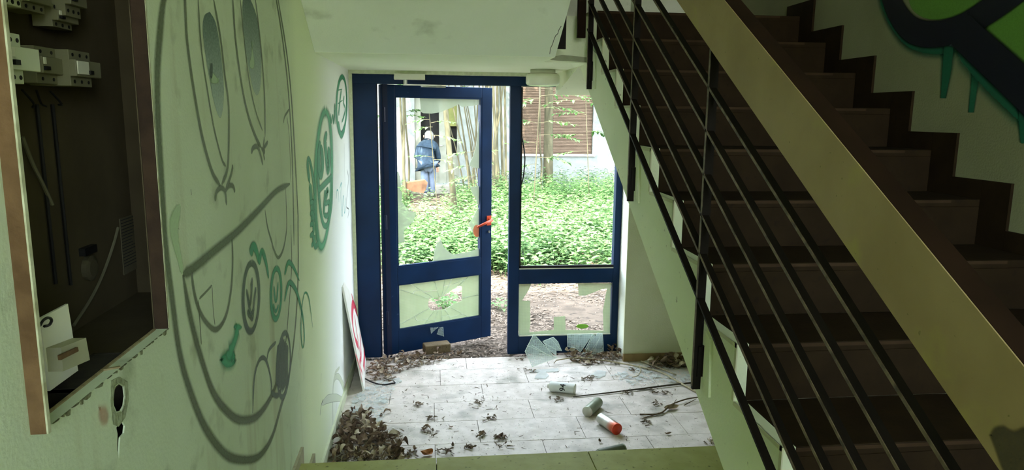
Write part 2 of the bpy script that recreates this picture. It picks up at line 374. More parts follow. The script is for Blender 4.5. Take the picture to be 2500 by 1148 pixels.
# glass materials
def glass(name, tint, alpha, wire=0, wamt=.16, rough=.1, var=.22):
    m = bpy.data.materials.new(name); m.use_nodes = True; nt = m.node_tree
    b = nt.nodes['Principled BSDF']; out = nt.nodes['Material Output']
    b.inputs['Base Color'].default_value = (*lin(tint), 1); b.inputs['Roughness'].default_value = rough; b.inputs['Specular IOR Level'].default_value = .5
    tl = nt.nodes.new('ShaderNodeBsdfTranslucent'); tl.inputs[0].default_value = (*lin(tint), 1)
    ad = nt.nodes.new('ShaderNodeMixShader'); ad.inputs[0].default_value = .55
    nt.links.new(b.outputs[0], ad.inputs[1]); nt.links.new(tl.outputs[0], ad.inputs[2])
    tr = nt.nodes.new('ShaderNodeBsdfTransparent'); mx = nt.nodes.new('ShaderNodeMixShader')
    tc = nt.nodes.new('ShaderNodeTexCoord')
    nz = nt.nodes.new('ShaderNodeTexNoise'); nz.inputs['Scale'].default_value = 9; nz.inputs['Detail'].default_value = 4
    nt.links.new(tc.outputs['Object'], nz.inputs['Vector'])
    a = nt.nodes.new('ShaderNodeMapRange'); a.inputs[1].default_value = .3; a.inputs[2].default_value = .7
    a.inputs[3].default_value = alpha*(1-var); a.inputs[4].default_value = min(1, alpha*(1+var))
    nt.links.new(nz.outputs[0], a.inputs[0]); last = a.outputs[0]
    if wire:
        sp = nt.nodes.new('ShaderNodeSeparateXYZ'); nt.links.new(tc.outputs['UV'], sp.inputs[0])
        for ax in (0, 1):
            mu = nt.nodes.new('ShaderNodeMath'); mu.operation = 'MULTIPLY'; mu.inputs[1].default_value = wire
            fc = nt.nodes.new('ShaderNodeMath'); fc.operation = 'FRACT'; lt = nt.nodes.new('ShaderNodeMath'); lt.operation = 'LESS_THAN'; lt.inputs[1].default_value = .16
            sc2 = nt.nodes.new('ShaderNodeMath'); sc2.operation = 'MULTIPLY_ADD'; sc2.inputs[1].default_value = wamt
            nt.links.new(sp.outputs[ax], mu.inputs[0]); nt.links.new(mu.outputs[0], fc.inputs[0]); nt.links.new(fc.outputs[0], lt.inputs[0])
            nt.links.new(lt.outputs[0], sc2.inputs[0]); nt.links.new(last, sc2.inputs[2]); last = sc2.outputs[0]
    nt.links.new(last, mx.inputs[0]); nt.links.new(tr.outputs[0], mx.inputs[1]); nt.links.new(ad.outputs[0], mx.inputs[2]); nt.links.new(mx.outputs[0], out.inputs[0])
    return m
GDUST = glass('dusty_glass', (150,158,136), .66, var=.1)
GWIRE = glass('wired_dusty_glass', (166,178,144), .74, 85, .09, .1, .06)
GCLEAR = glass('clear_wired_glass', (206,224,216), .34, 78)
GEDGE = glass('glass_edge', (236,244,232), .9)
GFRAG = glass('glass_fragment', (236,240,238), .7)
def pane(poly, M, name, m, parent, th=.005):
    """polygon given in local (x along, z up) placed by matrix M; UV = local metres"""
    P = [M @ Vector((a, 0, b)) for a, b in poly]; off = M.to_3x3() @ Vector((0, th, 0))
    mb = MB().prism(P, off); inv = M.inverted(); mb.uv = []
    for f in mb.f:
        for i in f:
            q = inv @ Vector(mb.v[i]); mb.uv.append((q.x, q.z))
    return mb.build(name, m, parent)
# sidelight, lower field: what is left of the wired pane
Mw = Matrix.Translation((0, YD-.01, 0))
def sidep(px): return [(p.x, p.z) for p in [on(u, v, 1, YD-.01) for u, v in px]]
for px in (((1266,692),(1297,692),(1292,706),(1282,722),(1274,735),(1266,742)),
           ((1266,742),(1274,735),(1294,735),(1295,790),(1292,812),(1300,820),(1266,820)),
           ((1411,692),(1494,692),(1491,705),(1470,706),(1450,714),(1430,722),(1413,722)),
           ((1482,706),(1491,705),(1489,815),(1474,815),(1472,760)),
           ((1292,812),(1352,806),(1352,775),(1380,772),(1381,806),(1474,808),(1474,818),(1300,820))):
    pane(sidep(px), Mw, 'glass_piece', GWIRE, w1)
MB().prism([on(1422+15*cos(t)*1.0, 797+5.5*sin(t), 1, YD-.014) for t in np.linspace(0, 2*pi, 20)[:-1]], (0,.002,0)).build('green_sticker', mat('green_sticker', (150,210,80)), w1)

# the door leaf, swung outwards on its left hinge
TH = radians(27); DW = .893
MD = Matrix.Translation((-.346, YD, 0)) @ Matrix.Rotation(TH, 4, 'Z')
dr = empty('door_1', (-.338, YD, 0), kind='structure')
def dbox(x0, x1, z0, z1, y0=-.03, y1=.03):
    return MB().obox(MD @ Matrix.Translation(((x0+x1)/2, (y0+y1)/2, (z0+z1)/2)), x1-x0, y1-y0, z1-z0)
def dl(u, v, y=0.0):
    """photo point on the plane of the leaf -> leaf coordinates"""
    d = FW + RT*((u-1250)/FPX) - UP*((v-574)/FPX); n = MD.to_3x3() @ Vector((0,1,0)); o = MD @ Vector((0,y,0))
    p = CAMP + d*((o-CAMP).dot(n)/d.dot(n)); q = MD.inverted() @ p; return (q.x, q.z)
a0 = dl(966,650); a1 = dl(1172,240); b0 = dl(968,805); b1 = dl(1178,665); a2 = dl(1174,628); b2 = dl(966,695)
ZT = 1.955
xa, xb = a0[0], a1[0]
dbox(.0, xa, .012, ZT).build('stile', BLUE, dr, bevel=.003)
dbox(xb, DW, .012, ZT).build('stile', BLUE, dr, bevel=.003)
dbox(xa, xb, a1[1], ZT).build('top_rail', BLUE, dr, bevel=.003)
zm1, zm0 = (a0[1]+a2[1])/2, (b1[1]+b2[1])/2
dbox(xa, xb, zm0, zm1).build('middle_rail', BLUE, dr, bevel=.003)
zb = b0[1]
dbox(xa, xb, .012, zb).build('bottom_rail', BLUE, dr, bevel=.003)
dbox(0, .035, .0, ZT, -.045, -.0301).build('hinge_stile', BLUED, dr)
for z in (.3, 1.0, 1.75): MB().tube([MD @ Vector((.002, -.05, z-.05)), MD @ Vector((.002, -.05, z+.05))], .01, 8).build('hinge', BLUED, dr)
bead = MB()
for (x0,x1,z0,z1) in ((xa,xa+.012,zm1,a1[1]),(xb-.012,xb,zm1,a1[1]),(xa,xb,zm1,zm1+.01),(xa,xb,a1[1]-.01,a1[1]),(xa,xa+.012,zb,zm0),(xb-.012,xb,zb,zm0),(xa,xb,zb,zb+.008),(xa,xb,zm0-.008,zm0)):
    bead.obox(MD @ Matrix.Translation(((x0+x1)/2, -.018, (z0+z1)/2)), x1-x0, .02, z1-z0)
bead.build('glazing_bead', BLUE, dr)
GPY = -.006
Mg = MD @ Matrix.Translation((0, GPY, 0))
def leafp(px): return [dl(u, v, GPY) for u, v in px]
C1 = lambda x, y: (950+x/5.217, 220+y/5.217)
C2 = lambda x, y: (950+x/4.1, 420+y/4.1)
upper = [[C1(*q) for q in ((385,50),(640,52),(1165,85),(1165,180),(1100,195),(930,215),(885,180),(800,225),(640,285),(540,300),(440,295),(410,280),(398,180))],
         [C2(*q) for q in ((58,150),(100,160),(130,210),(125,300),(190,375),(275,412),(240,500),(150,590),(145,640),(160,700),(68,722))],
         [C2(*q) for q in ((815,150),(917,140),(917,320),(892,335),(862,250),(825,200))],
         [C2(*q) for q in ((917,330),(917,665),(880,655),(840,610),(820,560),(800,520),(835,470),(870,400))],
         [C2(*q) for q in ((440,890),(455,800),(480,720),(520,680),(550,760),(640,830),(800,800),(917,760),(917,842),(700,872),(500,905))],
         [C1(*q) for q in ((1165,300),(1165,1000),(1090,990),(1020,960),(1040,900),(1075,840),(1110,700),(1130,560),(1140,420))],
         [C2(*q) for q in ((52,0),(95,0),(110,60),(120,150),(58,150))]]
for i, px in enumerate(upper):
    g = pane(leafp(px), Mg, 'glass_shard', GDUST, dr)
# red-orange spray on the shard by the handle
spr = glass('orange_spray', (230,128,84), .6)
pane([dl(*C2(880+38*cos(t), 590+62*sin(t)), GPY-.004) for t in np.linspace(0, 2*pi, 18)[:-1]], MD @ Matrix.Translation((0, GPY-.003, 0)), 'paint_patch', spr, dr, .001)
# lower field: cracked wired pane with a hole; cells between the cracks are separate pieces
C6 = lambda x, y: (800+x/3.189, 600+y/3.189)
hole = [(790,410),(880,405),(930,375),(1000,320),(1045,305),(1045,430),(975,455),(925,490),(870,500),(810,505),(782,470)]
outer = [(540,300),(690,278),(830,255),(940,240),(1010,230),(1197,208),(1197,330),(1197,440),(1197,565),(1120,595),(1040,605),(860,632),(800,640),(700,660),(545,695),(540,580),(540,500),(540,400)]
ctr = (880,440)
hp = [Vector((*dl(*C6(*q), GPY), 0)) for q in hole]; op = [Vector((*dl(*C6(*q), GPY), 0)) for q in outer]
cx = Vector((*dl(*C6(*ctr), GPY), 0))
def ray_hit(loop, ang):
    d = Vector((cos(ang), sin(ang), 0)); best = None
    for i in range(len(loop)):
        a, b = loop[i]-cx, loop[(i+1) % len(loop)]-cx; e = b-a
        den = d.x*e.y-d.y*e.x
        if abs(den) < 1e-9: continue
        t = (a.x*e.y-a.y*e.x)/den; s = (a.x*d.y-a.y*d.x)/den
        if t > 0 and -1e-6 <= s <= 1+1e-6: best = t if best is None else max(best, t)
    return best or .1
angs = sorted([rng.uniform(-.16, .16)+2*pi*k/13 for k in range(13)])
cell = MB()
crk = MB()
for i, a in enumerate(angs):
    b = angs[(i+1) % len(angs)]; b = b+2*pi if b < a else b
    ts = np.linspace(a, b, 6); split = rng.uniform(.4, .65)
    h = [ray_hit(hp, t) for t in ts]; o = [ray_hit(op, t)*.995 for t in ts]
    for (lo, hi) in (((0, split), (split, 1)) if i % 3 else ((0, 1),)):
        inner = [cx+Vector((cos(t), sin(t), 0))*(hh+(oo-hh)*lo+.0015) for t, hh, oo in zip(ts, h, o)]
        out_ = [cx+Vector((cos(t), sin(t), 0))*(hh+(oo-hh)*hi-.0015) for t, hh, oo in zip(ts, h, o)]
        poly = [(p.x, p.y) for p in inner] + [(p.x, p.y) for p in reversed(out_)]
        pane(poly, Mg @ Matrix.Translation((0, rng.uniform(-.0012, .0012), 0)), 'glass_piece', GWIRE, dr)
        mid = [Mg @ Vector((p.x, -.002, p.y)) for p in out_]
        if hi < 1: crk.tube(mid, .0019, 4)
    crk.tube([Mg @ Vector((cx.x+cos(a)*h[0], -.002, cx.y+sin(a)*h[0])), Mg @ Vector((cx.x+cos(a)*o[0], -.002, cx.y+sin(a)*o[0]))], .002, 4)
crk.build('crack_edges', GEDGE, dr)
for px in (((797,640),(862,634),(822,668),(806,686)), ((868,640),(898,632),(905,708),(850,690))):
    pane([dl(*C6(*q), -.034) for q in px], MD @ Matrix.Translation((0, -.036, 0)), 'glass_splinter', GCLEAR, dr, .004)
# handle and lock
REDH = mat('red_handle', (196,70,40), (212,92,58), 6, .4)
hx, hz = dl(1186,548,-.035)
h = MB().tube([MD @ Vector((hx+.03,-.03,hz+.035)), MD @ Vector((hx+.03,-.075,hz+.035))], .011, 10).tube([MD @ Vector((hx+.035,-.075,hz+.037)), MD @ Vector((hx-.10,-.078,hz-.008))], [.011,.009], 10)
tag(h.build('handle', REDH, dr, smooth=True), 'red door handle')
dbox(hx+.01, hx+.05, hz-.01, hz+.065, -.036, -.03).build('rose', REDH, dr)
MB().tube([MD @ Vector((hx+.03,-.03,hz-.06)), MD @ Vector((hx+.03,-.042,hz-.06))], .01, 10).build('lock_cylinder', mat('steel', (150,150,145), None, 5, .35, metal=.8), dr)
# door closer on the frame head
dc = empty('door_closer', (-.14, 4.97, 1.99), 'cream door closer box with bare arm on the blue frame head, top left', 'door closer')
MB().box(-.245, -.036, 4.955, 5.02, 1.985, 2.025).build('closer_body', PLAST, dc, bevel=.004)
STEEL = mat('zinc_arm', (170,176,168), (200,204,196), 20, .4, metal=.5)
MB().tube([(-.17,4.98,1.985),(-.17,4.98,1.955)], .014, 10).build('spindle', STEEL, dc)
MB().obox(Matrix.Translation((-.055,5.0,1.952)) @ Matrix.Rotation(.12,4,'Z'), .26, .022, .008).build('arm', STEEL, dc)
MB().obox(Matrix.Translation((.02,5.05,1.945)) @ Matrix.Rotation(.5,4,'Z'), .18, .03, .012).build('arm_bracket', STEEL, dc)

# ------------------------------------------------------------------ ceiling lamp
lp = empty('ceiling_lamp', (.715, 4.6, ZS), 'round cream ceiling lamp with drum glass above the fixed sidelight', 'ceiling lamp')
MB().lathe([(.080,ZS),(.080,ZS-.022),(.09,ZS-.026)], 36, Matrix.Translation((.715,4.6,0))).build('lamp_base', PLAST, lp, smooth=True)
MB().lathe([(.085,ZS-.024),(.103,ZS-.03),(.108,ZS-.045),(.108,ZS-.085),(.100,ZS-.097),(.085,ZS-.101),(.04,ZS-.104)], 36, Matrix.Translation((.715,4.6,0))).build('lamp_shade', mat('milk_glass', (226,230,208), (214,218,190), 8, .3, spec=.5), lp, smooth=True)
MB().lathe([(.0925,ZS-.0235),(.094,ZS-.028),(.0925,ZS-.031)], 36, Matrix.Translation((.715,4.6,0))).build('lamp_ring', SKIRT, lp)

# ------------------------------------------------------------------ electrical cabinet in the left wall
cb = empty('electrical_cabinet', (-.6, 1.27, NZ0), 'open rusty-framed electrical cabinet recessed in the left wall', 'electrical cabinet')
X0, X1 = -.578, -.80
hs = MB()
hs.box(X1-.01, X1, .9, 2.0, 1.27, 2.7)                  # back
hs.box(X1, X0, .89, .9, 1.27, 2.7).box(X1, X0, 1.99, 2.0, 1.27, 2.7).box(X1, X0, .9, 2.0, 1.26, 1.272).box(X1, X0, .9, 2.0, 2.7, 2.71)
hs.box(X0-.002, X0, 1.506, 2.0, 1.27, 2.7).box(X0-.002, X0, .9, 1.028, 1.27, 2.7).box(X0-.002, X0, .9, 2.0, 1.27, 1.312)
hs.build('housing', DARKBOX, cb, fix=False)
e0 = on(119,1058,0,-.528)
MB().box(-.551, -.528, e0.y-.003, e0.y+.004, e0.z, 2.6).build('frame_strip', RUST, cb)
MB().box(-.529, -.5265, e0.y-.0032, e0.y+.0042, e0.z, 2.6).build('frame_edge', mat('chipped_frame_paint', (196,200,168), (150,150,116), 30, .7), cb)
MB().box(-.5749, -.5495, 1.5005, 1.506, NZ0, 2.6).build('frame_strip', mat('dark_rusty_steel', (44,32,22), (58,44,30), 20, .9, .2, 80), cb)
MB().box(-.551, -.5485, 1.504, 1.509, NZ0-.002, 2.6).build('frame_edge', bpy.data.materials['chipped_frame_paint'], cb)
WOODL = mat('splintered_ledge', (128,112,78), (164,148,108), 40, .85, .4, 100)
MB().box(-.577, -.554, 1.035, 1.5, 1.300, 1.3135).build('ledge', WOODL, cb)
MB().box(-.5765, -.571, 1.05, 1.495, 1.3135, 1.3165).build('ledge_rail', mat('pale_splinter', (150,140,104), (120,108,74), 60, .9), cb)
MB().obox(Matrix.Translation((-.563, 1.262, 1.315)) @ Matrix.Rotation(.5, 4, 'Z'), .03, .006, .004).build('splinter', bpy.data.materials['pale_splinter'], cb)
sp = MB(); y = 1.036
while y < 1.495:
    w = rng.uniform(.006, .03); h = rng.uniform(.001, .008) * (1 if rng.random() < .7 else .3)
    sp.prism([(-.5495, y, 1.3145), (-.5495, y+w, 1.3145), (-.5495, y+w*.8, 1.3145-h), (-.5495, y+w*.35, 1.3145-h*rng.uniform(.3, 1.2))], (.0025, 0, 0)); y += w*rng.uniform(.9, 1.6)
sp.build('plaster_chips', mat('dark_broken_edge', (84,84,58), (120,126,94), 90, .95), cb)
def cabpt(u, v, x): return on(u, v, 0, x)
# loose back wiring, paper, socket
CABLE = mat('grey_cable', (96,94,72), (112,110,86), 10, .7)
for pts, r in ((((288,556),(276,600),(252,668),(222,730),(180,795)), .0035), (((55,335),(80,400),(105,450),(128,500)), .004)):
    MB().tube(spline([cabpt(u, v, -.79) for u, v in pts], 5), r, 6).build('cable', CABLE, cb)
for u0, u1 in ((90,122),(128,165)):
    a, b = cabpt(u0, 255, -.793), cabpt(u1, 700, -.793)
    MB().tube([(a.x, a.y, a.z), (a.x, a.y+.004, b.z)], .004, 6).build('cable', BLACKR, cb)
p0, p1 = cabpt(292, 535, -.797), cabpt(345, 650, -.797)
pap = MB().box(-.7985, -.797, p0.y, p1.y, p1.z, p0.z).build('paper_notice', mat('dim_paper', (92,88,66), (104,100,78), 10, .9), cb)
tl = MB()
for i in range(16):
    z = p0.z-.004-i*(p0.z-p1.z)*.055
    tl.box(-.797, -.7966, p0.y+.004, p0.y+.004+(p1.y-p0.y)*rng.uniform(.5, .9), z-.0022, z)
tl.build('printed_lines', BLACKR, pap)
q = cabpt(222, 655, -.79)
MB().lathe([(.028,0),(.03,.012),(.02,.016)], 18, Matrix.Translation((-.799, q.y, q.z)) @ Matrix.Rotation(pi/2, 4, 'Y')).build('round_socket', mat('dim_bakelite', (84,80,60), None, 5, .5), cb)
MB().box(-.799, -.785, q.y-.03, q.y+.028, q.z+.034, q.z+.052).build('junction_cap', BLACKR, cb)
# loose cover plate with a switch block at the bottom left
cv = empty('loose_cover_plate', (-.60, 1.2, 1.315), 'white device cover plate with a grey switch block leaning in the cabinet bottom', 'cover plate')
P = [cabpt(u, v, -.60) for u, v in ((98,778),(166,742),(191,905),(122,955))]
MB().prism(P, (-.004, 0, 0)).build('plate', PLAST, cv)
q0, q1 = cabpt(112, 850, -.60), cabpt(176, 826, -.60); q2 = cabpt(186, 880, -.60); q3 = cabpt(118, 908, -.60)
MB().prism([q0, q1, q2, q3], (.022, 0, 0)).build('switch_block', mat('grey_switch_block', (150,150,122), (166,166,138), 8, .6), cv)
MB().prism([cabpt(140, 868, -.576), cabpt(184, 848, -.576), cabpt(186, 858, -.576), cabpt(142, 880, -.576)], (.004, 0, 0)).build('terminal_strip', RUST, cv)
MB().tube(spline([cabpt(u, v, -.594) for u, v in ((97,796),(106,782),(118,776),(126,782),(120,794),(108,797))], 4), .0022, 6).build('wire_curl', BLACKR, cv)
# circuit breakers
BRK = mat('breaker_plastic', (196,204,176), (208,214,188), 6, .45, spec=.45); BRKD = mat('dim_breaker_plastic', (112,112,86), (126,126,98), 6, .5)
def breaker(px, x, label, m, dep, wide=.006, lab=.006):
    """front corner points (left top, right top, right bottom, left bottom) in the photo on plane X = x"""
    A, B, C_, D = [cabpt(u, v, x) for u, v in px]
    o = empty('circuit_breaker', ((x-dep), A.y, D.z), label, 'circuit breaker', 'circuit breakers in the wall cabinet')
    y0, y1 = (A.y+D.y)/2, (B.y+C_.y)/2; zt, zb = (A.z+B.z)/2, (C_.z+D.z)/2; h = zt-zb
    MB().box(x-dep, x-.012, y0, y1, zb, zt).build('base', m, o, bevel=.001)
    MB().box(x-.014, x, y0, y1+wide, zb+h*.27, zt-h*.27).build('body', m, o, bevel=.0015)
    MB().box(x, x+.002, y0+.004, y0+.006+lab, zb+h*.34 if lab > .01 else zb+h*.52, zt-h*.3).build('rating_label', PLAST, o)
    MB().box(x, x+.006, y0+.004+(lab if lab > .01 else 0), y0+.018+(lab if lab > .01 else 0), zb+h*.36, zb+h*.46).build('switch_lever', BLACKR, o)
    n = 3
    for i in range(n):
        yy = y0+(y1-y0)*(i+.5)/n
        for zz in (zb+h*.13, zt-h*.13):
            MB().tube([(x-.0125, yy, zz), (x-.0108, yy, zz)], .0036, 8).build('terminal_hole', BLACKR, o)
    return o
breaker(((18,78),(68,82),(78,205),(30,204)), -.64, 'pale three-pole circuit breaker nearest the cabinet frame', BRK, .07, .03)
breaker(((182,122),(232,128),(240,212),(190,212)), -.70, 'dim circuit breaker with printed label, right end of the lower row', BRKD, .09, .02, .045)
breaker(((100,118),(178,118),(182,206),(108,206)), -.725, 'dim wide circuit breaker in the middle of the lower row', BRKD, .07)
breaker(((20,-60),(64,-55),(70,14),(28,14)), -.66, 'dim circuit breaker at the left of the upper row, cut by the picture edge', BRK, .06)
breaker(((140,12),(186,16),(190,72),(144,68)), -.74, 'dim circuit breaker at the lower right of the upper row', BRKD, .05)
breaker(((66,-50),(120,-46),(124,30),(70,28)), -.73, 'dark circuit breaker in the middle of the upper row', BRKD, .06)
breaker(((170,-60),(206,-56),(210,44),(174,40)), -.72, 'dim circuit breaker with label at the top right of the upper row', BRKD, .07)
for i in range(5):
    y = 1.35+i*.05
    MB().tube(spline([(-.76, y, 1.80), (-.755+rng.uniform(-.01,.01), y+.02, 1.775), (-.77, y+.05, 1.765+rng.uniform(0,.01))], 4), .0022, 5).build('wire', BLACKR, cb)

# ------------------------------------------------------------------ graffiti (thin paint films on the walls)
def paint(name, col, soft=.5, opac=.9, speck=.35, rough=.6, grad=None):
    m = bpy.data.materials.new(name); m.use_nodes = True; nt = m.node_tree; b = nt.nodes['Principled BSDF']; out = nt.nodes['Material Output']
    b.inputs['Base Color'].default_value = (*lin(col), 1); b.inputs['Roughness'].default_value = rough
    tc = nt.nodes.new('ShaderNodeTexCoord'); sp = nt.nodes.new('ShaderNodeSeparateXYZ'); nt.links.new(tc.outputs['UV'], sp.inputs[0])
    def mth(op, a, bb=None, c=None):
        n = nt.nodes.new('ShaderNodeMath'); n.operation = op; n.use_clamp = False
        for i, x in enumerate((a, bb, c)):
            if x is None: continue
            if isinstance(x, (int, float)): n.inputs[i].default_value = x
            else: nt.links.new(x, n.inputs[i])
        return n.outputs[0]
    d = mth('ABSOLUTE', mth('MULTIPLY_ADD', sp.outputs[1], 2, -1))
    nz = nt.nodes.new('ShaderNodeTexNoise'); nz.inputs['Scale'].default_value = 130; nz.inputs['Detail'].default_value = 3
    nt.links.new(tc.outputs['Object'], nz.inputs['Vector'])
    nn = mth('MULTIPLY_ADD', nz.outputs[0], speck*2, -speck)
    mr = nt.nodes.new('ShaderNodeMapRange'); mr.interpolation_type = 'SMOOTHSTEP'
    mr.inputs[1].default_value = 1-soft; mr.inputs[2].default_value = 1; mr.inputs[3].default_value = opac; mr.inputs[4].default_value = 0
    nt.links.new(d, mr.inputs[0])
    # speckle fades with the edge so the outline stays inside the strip
    a = mth('MULTIPLY', mr.outputs[0], mth('ADD', nn, 1)); 
    n3 = nt.nodes.new('ShaderNodeClamp'); nt.links.new(a, n3.inputs[0]); a = n3.outputs[0]
    if grad:
        g = nt.nodes.new('ShaderNodeMix'); g.data_type = 'RGBA'; nt.links.new(sp.outputs[0], g.inputs[0])
        nb = nt.nodes.new('ShaderNodeTexNoise'); nb.inputs['Scale'].default_value = 160; nt.links.new(tc.outputs['Object'], nb.inputs['Vector'])
        ga = mth('ADD', sp.outputs[0], mth('MULTIPLY_ADD', nb.outputs[0], .8, -.4)); nt.links.new(ga, g.inputs[0])
        g.inputs[6].default_value = (*lin(col), 1); g.inputs[7].default_value = (*lin(grad), 1); nt.links.new(g.outputs[2], b.inputs['Base Color'])
    tr = nt.nodes.new('ShaderNodeBsdfTransparent'); mx = nt.nodes.new('ShaderNodeMixShader')
    nt.links.new(a, mx.inputs[0]); nt.links.new(tr.outputs[0], mx.inputs[1]); nt.links.new(b.outputs[0], mx.inputs[2]); nt.links.new(mx.outputs[0], out.inputs[0])
    return m
class Film:
    """strips and patches of paint on a wall plane X = x facing sgn"""
    def __init__(s, x, sgn): s.x = x; s.s = sgn; s.v = []; s.f = []; s.uv = []; s.k = 0; s.an = 1.0
    def stroke(s, px, w, step=7, wpx=None, taper=True, lift=0):
        P = spline(px, step); Q = [on(p[0], p[1], 0, s.x) for p in P]; n = len(Q); s.k += 1
        lf = s.x + s.s*(.0006+.00004*s.k+lift)
        ws = w if hasattr(w, '__len__') else [w, w]
        o = len(s.v); L = [0]
        for i in range(1, n): L.append(L[-1]+(Q[i]-Q[i-1]).length)
        for i, q in enumerate(Q):
            d = Q[min(i+1, n-1)]-Q[max(i-1, 0)]; d = Vector((0, d.y, d.z)); d = d.normalized() if d.length > 0 else Vector((0,0,1))
            t = i/(n-1); f = t*(len(ws)-1); j = min(int(f), len(ws)-2); ww = ws[j]+(ws[j+1]-ws[j])*(f-j)
            if taper: ww *= min(1, .35+min(t, 1-t)*10)
            nn = Vector((0, -d.z*s.an, d.y))*ww/2
            s.v += [(lf, q.y+nn.y, q.z+nn.z), (lf, q.y, q.z), (lf, q.y-nn.y, q.z-nn.z)]
            s.uv_v = None
        uvs = [0, .5, 1]
        for i in range(n-1):
            for e in (0, 1):
                a, b = o+i*3+e, o+i*3+e+1; c, dd = o+(i+1)*3+e+1, o+(i+1)*3+e
                s.f.append((a, b, c, dd)); s.uv += [(L[i], uvs[e]), (L[i], uvs[e+1]), (L[i+1], uvs[e+1]), (L[i+1], uvs[e])]
        return s
    def patch(s, px, edge=0.0, step=4, lift=0, inset=.012):
        """filled outline with a rim strip; v runs from .5 inside to 1 at the rim; u runs top (0) to bottom (1)"""
        P = spline(list(px)+[px[0]], step)[:-1]; Q = [on(p[0], p[1], 0, s.x) for p in P]; n = len(Q); s.k += 1
        area = sum(Q[i].y*Q[(i+1) % n].z-Q[(i+1) % n].y*Q[i].z for i in range(n))
        lf = s.x + s.s*(.0005+.00004*s.k+lift)
        z1 = max(q.z for q in Q); z0 = min(q.z for q in Q); U = lambda z: (z1-z)/(z1-z0)
        IN = []
        for i, q in enumerate(Q):
            d = Q[(i+1) % n]-Q[i-1]; nn = Vector((0, -d.z, d.y)); nn = nn.normalized() if nn.length else nn
            IN.append(q+nn*inset*(1 if area > 0 else -1))
        o = len(s.v); s.v += [(lf, q.y, q.z) for q in IN] + [(lf, q.y, q.z) for q in Q]
        for t in tessellate_polygon([[Vector((q.y, q.z, 0)) for q in IN]]):
            s.f.append(tuple(o+i for i in t)); s.uv += [(U(IN[i].z), .5) for i in t]
        for i in range(n):
            j = (i+1) % n
            s.f.append((o+i, o+n+i, o+n+j, o+j)); s.uv += [(U(IN[i].z), .5), (U(Q[i].z), 1), (U(Q[j].z), 1), (U(IN[j].z), .5)]
        return s
    def ell(s, cx, cy, rx, ry, w, n=16, tilt=0, **k):
        pts = [(cx+rx*cos(t)*cos(tilt)-ry*sin(t)*sin(tilt), cy+rx*cos(t)*sin(tilt)+ry*sin(t)*cos(tilt)) for t in np.linspace(-pi/2, 1.5*pi, n)]
        return s.stroke(pts, w, 4, taper=False, **k)
    def build(s, name, m, parent=None):
        mb = MB(); mb.v = s.v; mb.f = s.f; mb.uv = s.uv
        o = mb.build(name, m, parent); return o
A3 = lambda *p: [(360+x/1.914, y/1.914) for x, y in p]
A4 = lambda *p: [(360+x/1.92, 550+y/1.92) for x, y in p]
A6 = lambda *p: [(730+x/2.34, 170+y/2.34) for x, y in p]
SPR = paint('grey_green_spray', (84,96,64), .8, .82, .35)
SPRT = paint('thin_grey_spray', (92,102,74), .7, .78, .3)
TEAL = paint('teal_spray', (28,136,92), .6, .92, .15)
TEALD = paint('teal_soft_spray', (40,156,106), .95, .85, .15)
CYAN = paint('cyan_marker', (60,180,180), .5, .6, .3)
DARKM = paint('dark_marker', (64,84,66), .5, .75, .3)
SILV = paint('silver_fill', (180,206,160), .5, .75, .12)
PUP = paint('pupil_fill', (60,88,72), .25, .95, .25, grad=(160,178,158))
gf = empty('graffiti_cartoon', (XL, 2.1, .6), 'huge sprayed grinning cartoon face with long oval eyes across the left wall', 'graffiti')
F = Film(XL, 1)
F.stroke([(416,-30)]+A3((75,0),(55,180),(45,350),(48,550),(60,750),(72,960))+A4((85,100),(115,350),(150,600),(200,780),(270,950),(360,1070),(440,1100),(520,1085),(580,1000),(625,850),(660,720),(690,500),(705,250),(705,0))+A3((700,950),(675,500),(650,250),(610,0),(598,-60)), [.05,.05,.045,.045,.045,.04,.038,.038,.036,.034])
F.stroke(A4((165,230),(200,430),(250,620),(310,790),(390,890),(450,915),(520,890),(590,780),(640,600),(665,350),(675,180),(672,0)), [.045,.042,.04,.04,.02,.02])
F.stroke(A3((595,-40),(630,180),(655,400),(672,650),(680,900),(684,1148)), .034)
F.stroke(A4((165,228),(210,205),(300,130),(420,30))+A3((520,980),(600,895),(665,860)), [.04,.042,.04,.034])
F.build('face_outline', SPR, gf)
F = Film(XL+.0004, 1)
for pts, w in ((A4((205,215),(215,300),(235,380),(270,450),(320,490),(365,430),(390,310),(398,180),(395,40)), .024),
               (A3((548,980),(560,1060),(580,1130))+A4((590,110),(612,152),(635,115),(648,50))+A3((650,1040),(645,880)), .02),
               (A3((172,-40),(176,60),(185,200),(215,420),(255,640),(300,800),(340,870)), .026),
               (A3((233,-40),(250,220),(280,430),(310,600),(345,740),(365,778)), .016),
               (A3((305,-20),(340,180),(360,350),(378,500),(378,700),(370,800),(345,862)), .024),
               (A3((396,-30),(410,180),(440,400),(470,540),(505,640),(530,690)), .026),
               (A3((430,-30),(450,180),(475,380),(505,520),(537,612)), .016),
               (A3((500,-30),(525,180),(540,350),(548,500),(548,640)), .024),
               (A3((315,940),(322,895),(345,878),(362,900),(368,960)), .022), (A3((362,890),(380,868),(398,870),(408,898)), .022), (A3((398,772),(388,820),(366,880)), .02),
               (A3((483,716),(492,692),(512,686),(526,720),(538,772)), .024), (A3((530,690),(545,710),(545,690),(562,662)), .022), (A3((545,640),(540,700),(546,750)), .02),
               (A3((634,575),(640,545),(660,512)), .016), (A3((650,540),(662,650),(668,850)), .012),
               (A3((200,885),(203,912)), .012), (A4((235,350),(245,480),(250,560)), .010), (A4((240,345),(265,320),(300,282)), .010), (A4((300,282),(306,400),(314,470)), .008)):
    F.stroke(pts, w)
F.build('eye_and_tooth_lines', SPRT, gf)
